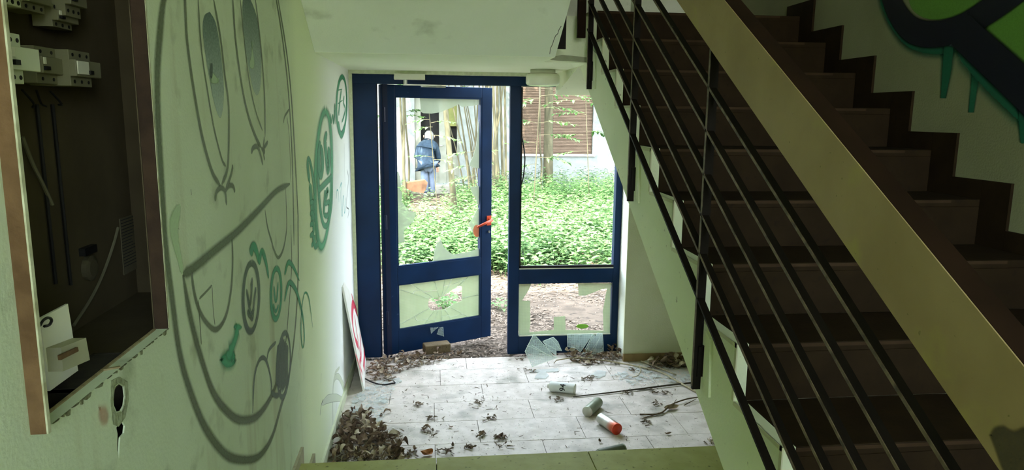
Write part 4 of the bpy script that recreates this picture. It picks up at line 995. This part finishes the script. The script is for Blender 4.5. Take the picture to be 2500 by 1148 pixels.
# ================================================================== GARDEN AND THE BUILDING OPPOSITE
def gz(x, y): return -.04 - .11*min(1, max(0, (y-5.3)/3.5))
gm = MB(); nx, ny = 50, 60
gx = np.linspace(-9, 13, nx); gy = np.linspace(4.96, 17.7, ny)
for j in range(ny):
    for i in range(nx):
        gm.v.append((gx[i], gy[j], gz(gx[i], gy[j])+(.03*sin(gx[i]*2.3+gy[j]*1.7)*sin(gy[j]*1.3) if gy[j] > 5.6 else 0)))
gm.f = [(j*nx+i, j*nx+i+1, (j+1)*nx+i+1, (j+1)*nx+i) for j in range(ny-1) for i in range(nx-1)]
go = gm.build('ground', SOIL, smooth=True, fix=False); tag(go, kind='structure')
def glit(i):
    y = 5.05+abs(random.gauss(0, 1.7)); 
    y = min(y, 9); x = random.uniform(-1.2, 3.6)
    return x, y, gz(x, y)+.004
tag(grit('ground_litter', glit, 15000, .005, .017, mat('ground_litter', (76,65,53), (130,117,102), 60, .9, coord='Object'), hgt=.016, elong=3), 'dry leaf and twig litter on the ground outside the door', 'leaf litter', kind='stuff')
tag(grit('ground_litter', lambda i: (random.uniform(-.3, .8), random.uniform(11, 16.5), -.145), 900, .02, .06, bpy.data.materials['ground_litter'], hgt=.03, elong=3), 'dry litter on the trodden path to the far doorway', 'leaf litter', kind='stuff')

# building opposite
YB = 17.5
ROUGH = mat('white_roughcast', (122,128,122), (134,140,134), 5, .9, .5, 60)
bo = empty('building', (1.0, YB, -.15), 'white rendered building with dark doorway and slatted shutter across the garden', 'building')
def bp(u, v): p = on(u, v, 1, YB); return p.x, p.z
dx0, _ = bp(1012, 300); dx1, _ = bp(1122, 300); wx0, wz0 = bp(1270, 376); wx1, _ = bp(1446, 376)
DZ0, DZ1, WZ1 = .06, 2.15, 2.95
wb = MB()
for (x0, x1, z0, z1) in ((-9, dx0, -.3, 6), (dx0, dx1, DZ1, 6), (dx0, dx1, -.3, DZ0), (dx1, wx0, -.3, 6), (wx0, wx1, -.3, wz0), (wx0, wx1, WZ1, 6), (wx1, 13, -.3, 6)):
    wb.box(x0, x1, YB, YB+.3, z0, z1)
wb.build('wall', ROUGH, bo)
MB().box(-9, 13, YB+.3, YB+6, 5.9, 6).build('roof', mat('roof_grey', (110,108,104)), bo)
MB().box(-9, 13, YB+.25, YB+.32, -.3, 6).box(dx0-.6, dx1+.6, YB+2.2, YB+2.3, -.3, 3).build('inner_wall', mat('dark_interior', (26,26,24), (40,38,34), 4, .9), bo)
# remove inner wall in front of door by placing the hall behind: dark hall box
# window with slatted shutter
sh = mat('brown_shutter_slat', (96,78,62), (112,94,76), 5, .6, stretch=(1,1,6))
z = wz0+.01; i = 0
while z < WZ1:
    h_ = .036 if z < 2.02 else .058
    MB().box(wx0+.01, wx1-.01, YB+.06, YB+.075, z, z+h_-.012).build('shutter_slat', sh, bo); z += h_
MB().box(wx0, wx1, YB+.08, YB+.1, wz0, WZ1).build('shutter_back', mat('shutter_shade', (84,70,54)), bo)
MB().box(wx0-.06, wx1+.06, YB-.06, YB+.05, wz0-.05, wz0).build('window_sill', mat('pale_sill', (214,212,200), None, 5, .8), bo)
MB().box((wx0+wx1)/2-.02, (wx0+wx1)/2+.02, YB+.05, YB+.08, 2.0, 2.05).box(wx0, wx1, YB+.045, YB+.08, 2.03, 2.055).build('shutter_rail', sh, bo)
# entrance: step, frame, lower panels, right leaf
WD = mat('pale_grey_door_paint', (122,124,108), (134,136,122), 5, .6)
ox0, _ = bp(1027, 300); ox1, _ = bp(1072, 300)
MB().box(dx0-.1, dx1+.15, YB-.45, YB, -.3, .03).build('step', mat('stone_step', (150,146,130), (168,164,148), 8, .9), bo)
MB().box(dx0, ox0, YB+.06, YB+.14, DZ0, DZ1).box(ox0, dx1, YB+.06, YB+.14, DZ1-.06, DZ1).box(dx1-.06, dx1, YB+.06, YB+.14, DZ0, DZ1).build('door_frame', WD, bo)
MB().box(ox0, ox1, YB+.08, YB+.12, DZ0, .62).build('door_panel', WD, bo)
for (a, b) in ((.10, .36), (.40, .60)):
    MB().box(ox0+.04, ox1-.04, YB+.07, YB+.08, a, b).build('door_moulding', WD, bo)
MB().box(ox1, ox1+.17, YB+.07, YB+.13, DZ0, DZ1-.06).build('door_stile', WD, bo)
MB().box(ox1+.17, dx1-.06, YB+.08, YB+.12, DZ0, .70).box(ox1+.17, dx1-.06, YB+.07, YB+.13, .68, .76).build('door_panel', WD, bo)
MB().box(ox1+.17, dx1-.06, YB+.1, YB+.11, 1.45, DZ1-.06).build('window_panel', mat('yellowed_pane', (112,112,58), (98,104,52), 6, .4), bo)
MB().tube([(ox1+.07, YB+.07, .98), (ox1+.07, YB+.03, .98), (ox1+.01, YB+.02, .98)], .012, 8).build('door_handle', STEEL, bo)

# ------------------------------------------------------------------ person leaning into the far doorway
def skin_mesh(joints, edges, root, sub=2):
    me = bpy.data.meshes.new('skin'); names = list(joints); idx = {n: i for i, n in enumerate(names)}
    me.from_pydata([joints[n][0] for n in names], [(idx[a], idx[b]) for a, b in edges], [])
    o = bpy.data.objects.new('skin', me); COL.objects.link(o)
    o.modifiers.new('s', 'SKIN')
    bm = bmesh.new(); bm.from_mesh(me); ly = bm.verts.layers.skin.verify(); bm.verts.ensure_lookup_table()
    for n in names:
        r = joints[n][1]; s_ = bm.verts[idx[n]][ly]; s_.radius = (r, r) if not isinstance(r, tuple) else r; s_.use_root = (n == root)
    bm.to_mesh(me); bm.free()
    ss = o.modifiers.new('u', 'SUBSURF'); ss.levels = sub; ss.render_levels = sub
    bpy.context.view_layer.update()
    m2 = bpy.data.meshes.new_from_object(o.evaluated_get(bpy.context.evaluated_depsgraph_get())); bpy.data.objects.remove(o)
    mb = MB(); mb.v = [tuple(v.co) for v in m2.vertices]; mb.f = [tuple(p.vertices) for p in m2.polygons]; return mb
PX, PY = -.06, 16.25
def J(x, y, z, r): return ((PX+x, PY+y, z-.145), r)
pe_ = empty('person', (PX, PY, -.145), 'person in dark blue jacket and pale jeans bending into the far doorway, seen from behind', 'person')
body = dict(pel=J(0,0,.82,.13), sp=J(0,.08,.98,.12), ch=J(.0,.24,1.17,.13), nk=J(.02,.40,1.30,.055), hd0=J(.02,.47,1.33,.082), hd1=J(.02,.52,1.40,.084), hd2=J(.02,.53,1.46,.055),
  hl=J(-.10,0,.78,.085), kl=J(-.085,.0,.44,.06), al=J(-.075,.0,.08,.04), fl=J(-.075,.13,.03,.035), hr=J(.10,0,.78,.085), kr=J(.085,.04,.44,.06), ar=J(.075,.08,.08,.04), fr=J(.075,.21,.03,.035),
  sl=J(-.18,.30,1.20,.06), el=J(-.24,.42,.98,.045), wl=J(-.16,.62,.92,.03), pl=J(-.15,.68,.91,.03), sr=J(.16,.28,1.14,.06), er=J(.215,.28,.92,.045), wr=J(.21,.36,.71,.03), pr=J(.21,.38,.64,.03))
ed = [('pel','sp'),('sp','ch'),('ch','nk'),('nk','hd0'),('hd0','hd1'),('hd1','hd2'),('pel','hl'),('hl','kl'),('kl','al'),('al','fl'),('pel','hr'),('hr','kr'),('kr','ar'),('ar','fr'),('ch','sl'),('sl','el'),('el','wl'),('wl','pl'),('ch','sr'),('sr','er'),('er','wr'),('wr','pr')]
for s_, w in (('l','pl'), ('r','pr')):
    bx, by, bz = body[w][0]
    for k, (dx, L) in enumerate(((-.024,.06),(-.008,.07),(.008,.066),(.024,.052))):
        d = Vector((dx*.4, .5, -.3)) if s_ == 'l' else Vector((0, .1, -1)); d.normalize()
        a = Vector((bx+dx, by, bz))+d*.03; b = a+d*L*.6; c = b+(d+Vector((0,.5,-.2))).normalized()*L*.5
        for n, q, r in ((f'f{s_}{k}a', a, .009), (f'f{s_}{k}b', b, .008), (f'f{s_}{k}c', c, .007)): body[n] = (tuple(q), r)
        ed += [(w, f'f{s_}{k}a'), (f'f{s_}{k}a', f'f{s_}{k}b'), (f'f{s_}{k}b', f'f{s_}{k}c')]
    tx = .03 if s_ == 'l' else -.03
    body[f't{s_}a'] = ((bx+tx, by+.01, bz), .010); body[f't{s_}b'] = ((bx+tx*1.5, by+.04, bz-.02), .008); ed += [(w, f't{s_}a'), (f't{s_}a', f't{s_}b')]
SKIN = mat('skin', (206,162,136), (214,172,146), 20, .6)
skin_mesh(body, ed, 'pel').build('body', SKIN, pe_, smooth=True)
jk = dict(hem=J(-.03,-.03,.72,.205), wa=J(-.06,.0,.86,.21), mid=J(-.08,.10,1.0,.225), ch=J(-.02,.24,1.13,.20), co=J(.01,.37,1.24,.13), sl=J(-.17,.34,1.13,.10), el=J(-.20,.46,.98,.08), wl=J(-.16,.58,.92,.055), sr=J(.17,.26,1.13,.09), er=J(.225,.27,.92,.07), wr=J(.22,.34,.77,.055))
je = [('hem','wa'),('wa','mid'),('mid','ch'),('ch','co'),('ch','sl'),('sl','el'),('el','wl'),('ch','sr'),('sr','er'),('er','wr')]
JK = mat('dark_blue_jacket', (34,50,62), (52,70,84), 9, .75, .4, 24)
jo = skin_mesh(jk, je, 'wa').build('jacket', JK, pe_, smooth=True); tag(jo, 'dark blue hip-length jacket')
hb_ = MB().lathe([(.185,.0),(.20,.01),(.20,.05),(.185,.06)], 24, Matrix.Translation((PX-.012, PY-.02, .58)) @ Matrix.Rotation(-.12, 4, 'Y') @ Matrix.Diagonal((1,.95,1,1)))
hb_.build('jacket_hem', mat('black_hem', (24,28,34), None, 5, .8), jo, smooth=True)
tr_ = dict(pel=J(0,0,.80,.165), hl=J(-.10,0,.74,.105), kl=J(-.085,.0,.44,.09), al=J(-.075,.0,.09,.085), hr=J(.08,0,.74,.105), kr=J(.085,.04,.44,.09), ar=J(.075,.08,.09,.085))
to = skin_mesh(tr_, [('pel','hl'),('hl','kl'),('kl','al'),('pel','hr'),('hr','kr'),('kr','ar')], 'pel').build('jeans', mat('pale_jeans', (92,104,120), (112,124,140), 7, .85, .4, 18), pe_, smooth=True); tag(to, 'pale blue jeans')
for s_, x, y in (('l', -.075, .0), ('r', .075, .08)):
    MB().tube([(PX+x, PY+y-.07, -.10), (PX+x, PY+y-.03, -.085), (PX+x, PY+y+.06, -.095), (PX+x, PY+y+.17, -.115), (PX+x, PY+y+.20, -.12)], [.03,.048,.046,.038,.015], 12).build('shoe', mat('grey_shoe', (150,146,140), (170,166,160), 9, .8) if s_ == 'l' else bpy.data.materials['grey_shoe'], pe_, smooth=True)
hair = MB().lathe([(.02,.14),(.066,.125),(.098,.08),(.106,.02),(.102,-.05),(.088,-.10),(.065,-.12)], 20, Matrix.Translation((PX+.02, PY+.49, 1.22)) @ Matrix.Rotation(-.45, 4, 'X'))
tag(hair.build('hair', mat('white_hair', (128,128,122), (142,142,136), 30, .8, .4, 40), pe_, smooth=True), 'white hair')
for s_ in (-1, 1): MB().lathe([(.012,0),(.028,.006),(.03,.014),(.02,.02)], 12, Matrix.Translation((PX+.02+s_*.115, PY+.54, 1.225)) @ Matrix.Rotation(s_*pi/2, 4, 'Y')).build('ear', SKIN, pe_, smooth=True)
MB().tube([(PX+.02, PY+.59, 1.25), (PX+.02, PY+.625, 1.22), (PX+.02, PY+.60, 1.20)], [.012,.018,.014], 8).build('nose', SKIN, pe_, smooth=True)

# orange-tan sheet lying by the plants
sh_ = MB()
S = [on(u, v, 2, zz) for (u, v, zz) in ((984,448,.16),(1010,444,.20),(1036,440,.26),(1044,448,.20),(1040,462,.08),(1034,472,-.05),(1008,468,-.02),(986,458,.08))]
S = [CAMP+(p-CAMP)*(15.2/p.y) for p in S]
sh_.prism(S, (0,.05,.02)); tag(sh_.build('crumpled_sheet', mat('orange_tan_card', (86,62,42), (100,74,52), 9, .8, .5, 14)), 'orange-tan crumpled sheet in the plants left of the person', 'sheet')

# ------------------------------------------------------------------ trees and undergrowth
def leaf_quad(mb, p, d, up, L, Wd):
    """small folded leaf from p along d"""
    d = d.normalized(); s_ = d.cross(up)
    if s_.length < 1e-4: s_ = d.orthogonal()
    s_.normalize(); n = s_.cross(d)
    o = len(mb.v)
    mb.v += [tuple(p), tuple(p+d*L*.45+s_*Wd/2+n*Wd*.15), tuple(p+d*L-n*L*.12), tuple(p+d*L*.45-s_*Wd/2+n*Wd*.15), tuple(p+d*L*.5)]
    mb.f += [(o, o+1, o+4), (o+1, o+2, o+4), (o+2, o+3, o+4), (o+3, o, o+4)]
UPV = Vector((0,0,1))
def spray_leaves(mb, base, d, L, n, leafL, droop=.25):
    """pinnate twig with paired leaves; returns twig points"""
    pts = []
    for i in range(5):
        t = i/4; pts.append(base + d*L*t - UPV*droop*L*t*t)
    side = d.cross(UPV).normalized()
    for i in range(n):
        t = .2+.8*(i+1)/n; q = base + d*L*t - UPV*droop*L*t*t
        for s_ in (-1, 1):
            leaf_quad(mb, q, d*random.uniform(.2,1.0)+side*s_*random.uniform(.4,1.0)-UPV*random.uniform(-.15,.6), UPV, leafL*random.uniform(.55,1.3), leafL*random.uniform(.4,.6))
    leaf_quad(mb, pts[-1], d-UPV*.2, UPV, leafL, leafL*.42)
    return pts
def tree(name, stems, label, group, foliage=(), fm=GREEN):
    """stems: list of (points, r0, r1); foliage: list of (branch start, direction, length, leaves, leaf length)"""
    b0 = Vector(stems[0][0][0]); o = empty(name, tuple(b0), label, 'tree', group)
    for pts, r0, r1 in stems:
        P = spline(pts, 4); n = len(P); MB().tube(P, [r0+(r1-r0)*i/(n-1) for i in range(n)], 8).build('stem' if len(stems) > 1 else 'trunk', BARK, o, smooth=True)
    if foliage:
        fo = MB(); tw = MB()
        for base, d, L, n, lL in foliage:
            pts = spray_leaves(fo, Vector(base), Vector(d).normalized(), L, n, lL); tw.tube(pts, [.006,.005,.004,.003,.002], 4)
        tag(fo.build('foliage', fm, o, fix=False), kind='stuff'); tag(tw.build('twigs', BARK, o), kind='stuff')
    return o
def at(u, v, y): return on(u, v, 1, y)
def crown(cx, cy, z0, z1, r, n):
    out = []
    for i in range(n):
        a = random.uniform(0, 6.28); q = random.uniform(.1, 1); z = random.uniform(z0, z1); rr = r*q
        out.append(((cx+rr*cos(a)*.5, cy+rr*sin(a)*.5, z), (cos(a), sin(a), random.uniform(-.2,.5)), random.uniform(.5,1.0)*r*.6, random.randint(7,11), random.uniform(.10,.17)))
    return out
def up_from(u, v, y, u2, v2, top=4.2, bow=.0):
    """a stem from a ground point through a second photo point at the same depth, continued upwards"""
    a, b = at(u, v, y), at(u2, v2, y); d = (b-a)/(b.z-a.z); a = Vector((a.x, y, gz(a.x, y)-.03))
    return [a, a+(b-a)*.5+Vector((bow,bow*.6,0)), b, Vector((b.x+d.x*(top-b.z), y+random.uniform(-.3,.3), top))]
tree('tree', [(up_from(1113, 545, 12.3, 1088, 270, 4.6), .056, .04)], 'slender pale tree trunk standing in front of the far doorway, seen through the door glass', None, crown(.2, 12.3, 2.6, 5.6, 2.2, 40))
tree('tree', [(up_from(1338, 462, 16.6, 1340, 215, 5.0),   .125, .085), (up_from(1318, 455, 16.4, 1318, 330, 3.8, .05), .03, .015)], 'thicker straight tree trunk before the slatted shutter', None,
     crown(2.9, 15.6, 3.0, 5.5, 2.0, 40))
ml = []
for (u, u2, r) in ((1198,1180,.035),(1206,1194,.045),(1214,1205,.05),(1222,1214,.06),(1230,1222,.05),(1236,1233,.045),(1242,1247,.04),(1202,1226,.03),(1226,1200,.028)):
    ml.append((up_from(u, 482+random.uniform(-8,4), 15.0+random.uniform(-.5,.5), u2, 230, 4.4, random.uniform(-.06,.06)), r*.72, r*.38))
tree('multi_stem_tree', ml, 'clump of many pale thin stems seen in the gap between door leaf and sidelight', None, crown(1.5, 14.8, 2.7, 5.0, 1.8, 36))
ml = []
for (u, v, u2, v2, r) in ((1148,470,1112,290,.022),(1158,468,1122,270,.025),(1165,470,1134,265,.022),(1172,472,1142,262,.02),(1152,455,1165,280,.028),(1168,462,1160,285,.02),(1140,460,1104,330,.018),(1178,480,1150,330,.016)):
    ml.append((up_from(u, v, 15.8+random.uniform(-.6,.6), u2, v2, 3.8, random.uniform(-.08,.08)), r, r*.5))
tree('multi_stem_tree', ml, 'leaning tangle of thin bare stems right of the far doorway, behind the door glass', None, crown(.9, 15.8, 2.3, 3.8, 1.1, 14), GREEN)
ml = []
for (u, u2, r) in ((984,979,.03),(990,986,.035),(996,990,.025),(980,984,.02)):
    ml.append((up_from(u, 470, 15.5+random.uniform(-.4,.4), u2, 290, 3.6, random.uniform(-.05,.05)), r, r*.6))
tree('multi_stem_tree', ml, 'small clump of thin stems at the left edge of the door glass', None, crown(-.7, 15.5, 1.6, 3.6, .9, 14))
# tall trees close to the far wall, their crowns shading it
for (x, y, r, n, lab) in ((-1.6, 16.0, 2.4, 260, 'tall leafy tree left of the far doorway, its crown above the view'), (1.2, 16.3, 2.6, 330, 'tall leafy tree between doorway and shutter, its crown above the view'), (4.6, 16.0, 2.6, 300, 'tall leafy tree right of the shutter, its crown above the view')):
    tree('tree', [([(x, y+.5, gz(x,y)-.05), (x+.1, y+.4, 2), (x, y, 5.2)], .05, .05)], lab, None, crown(x, y, 3.3, 6.0, r, n))
# low leafy saplings whose sprays hang before the shutter and the doorway
def sapling(u, v, y, u2, v2, label, sprays, r=.012, leafL=.13, m=GREEN):
    st_ = [(up_from(u, v, y, u2, v2, at(u2, v2, y).z+.3), r, r*.5)]
    fol = []
    for (a, b, dx, L) in sprays:
        p = at(a, b, y); fol.append((p, (dx, random.uniform(-.5,.4), random.uniform(-.05,.3)), L, random.randint(6,9), leafL))
    return tree('sapling', st_, label, None, fol, m)
sapling(1300, 560, 12.5, 1318, 225, 'leafy sapling with drooping sprays before the left half of the shutter', [(1318,235,1,.9),(1318,240,-1,.45),(1316,265,1,.8),(1310,300,-1,.4),(1316,330,1,.7),(1312,350,-1,.5),(1310,400,-1,.45),(1316,300,1,.6),(1320,215,1,1.0),(1314,385,1,.5)])
sapling(1440, 520, 13.5, 1430, 235, 'leafy sapling before the right half of the shutter', [(1432,245,-1,.8),(1430,280,-1,.6),(1428,250,1,.6),(1424,330,-1,.5),(1432,320,1,.4),(1420,370,-1,.5)], .01)
sapling(1075, 575, 10.5, 1050, 300, 'thin leafy sapling crossing the dark far doorway', [(1052,300,1,.35),(1050,292,-1,.3),(1054,330,1,.4),(1056,310,-1,.25),(1060,385,-1,.35),(1060,390,1,.25)], .008, .08, GREEN2)
sapling(1165, 500, 12.0, 1150, 380, 'low leafy sapling behind the right stile of the door leaf', [(1150,370,1,.4),(1150,372,-1,.35),(1154,405,-1,.4),(1156,400,1,.3),(1158,430,-1,.4)], .008, .11, GREEN2)
# two or three trees whose crowns shade the yard from above
for (x, y, r, lab) in ((-3.2, 11.5, 2.4, 'garden tree left of the view, behind the left wall'), (5.6, 12.5, 2.6, 'garden tree right of the view, behind the stairs'), (3.9, 9.4, 1.9, 'garden tree close to the house, right of the sidelight')):
    tree('tree', [([(x, y, gz(x,y)-.05), (x+.1, y, 2), (x, y+.1, 4.6)], .12, .07)], lab, None, crown(x, y, 2.8, 6.0, r, 46))

def herb(mb, x, y, h, spread, leafL, n):
    z = gz(x, y); top = Vector((x+random.uniform(-.15,.15), y+random.uniform(-.15,.15), z+h)); b = Vector((x, y, z-.02))
    o = len(mb.v); w = .004
    mb.v += [(b.x-w, b.y, b.z), (b.x+w, b.y, b.z), tuple(top)]; mb.f.append((o, o+1, o+2))
    for i in range(n):
        t = .3+.7*i/(n-1); p = b+(top-b)*t; a = i*2.4+random.uniform(-.4,.4)
        d = Vector((cos(a), sin(a), random.uniform(-.1,.45)))
        leaf_quad(mb, p+d*spread*.25*(1.2-t), d, UPV, leafL*random.uniform(.7,1.2), leafL*.55)
def covered(x, y):
    """how dense the undergrowth stands (0..1): thick on the right, a bare strip towards the far doorway, none by the door"""
    if y < 7.9+.35*sin(x*3.1): return 0
    edge = min(1, (y-7.6)/1.2)
    if x > 1.0 + .12*(y-8)*.3: return edge*(1 if y < 16.8 else .2)
    if x < -.55+.0*(y) and y > 9: return .8*edge
    if y < 12.0: return .9*edge*(.55 if -.35 > x else 1)
    if .45 < x < 1.3: return .55
    return .05 if x > -.45 else .5
und = MB(); cnt = 0
while cnt < 5200:
    y = 7.6+9.4*random.random()**1.15; half = 1.2+.36*y
    x = random.uniform(-.42*y*.45-1.2, .34*y+1.0)
    if random.random() < covered(x, y):
        hh = random.uniform(.18,.5)*(1.15 if x > 1 else .8)*(1.0 if y < 13 else 1.25)
        herb(und, x, y, hh, .2, random.uniform(.06,.12), random.randint(9,13)); cnt += 1
tag(und.build('undergrowth', GREEN, fix=False), 'dense green herb undergrowth filling the overgrown garden', 'undergrowth', kind='stuff')
und2 = MB(); cnt = 0
while cnt < 1100:
    y = 7.6+7*random.random()**1.2; x = random.uniform(-.2*y-1, .34*y+1)
    if random.random() < covered(x, y):
        herb(und2, x, y, random.uniform(.35,.62), .22, random.uniform(.07,.13), random.randint(9,13)); cnt += 1
tag(und2.build('undergrowth', GREEN2, fix=False), 'taller bright-leaved herbs standing above the garden undergrowth', 'undergrowth', kind='stuff')
# single plants that stand out at the front edge
PL = [((1200,640),'tall leafy herb in the gap between door leaf and mullion, at the garden edge'), ((1212,760),'small green tuft on the bare ground inside the door gap'), ((1060,640),'broad-leaved herb seen low through the door glass'), ((1140,620),'bright herb by the right stile, low behind the door glass'), ((1010,600),'herb at the left of the door glass'),
      ((1300,690),'herb at the bottom left of the sidelight view'), ((1410,670),'broad pale-leaved herb at the bottom centre of the sidelight view'), ((1475,680),'herb at the bottom right of the sidelight view'), ((1082,762),'yellow-green clump right behind the hole in the lower door pane')]
for (u, v), lab in PL:
    p = on(u, v+12, 2, -.13)
    z_ = gz(p.x, p.y); mb = MB()
    for j in range(11 if v == 762 else 4): herb(mb, p.x+random.uniform(-.1,.1), p.y+random.uniform(-.1,.1), (.10 if v == 760 else .22 if v > 700 else .34)*random.uniform(.7,1.1), .2, .11 if v < 700 else .07, 9)
    tag(mb.build('herb_plant', GREEN2, fix=False), lab, 'plant')
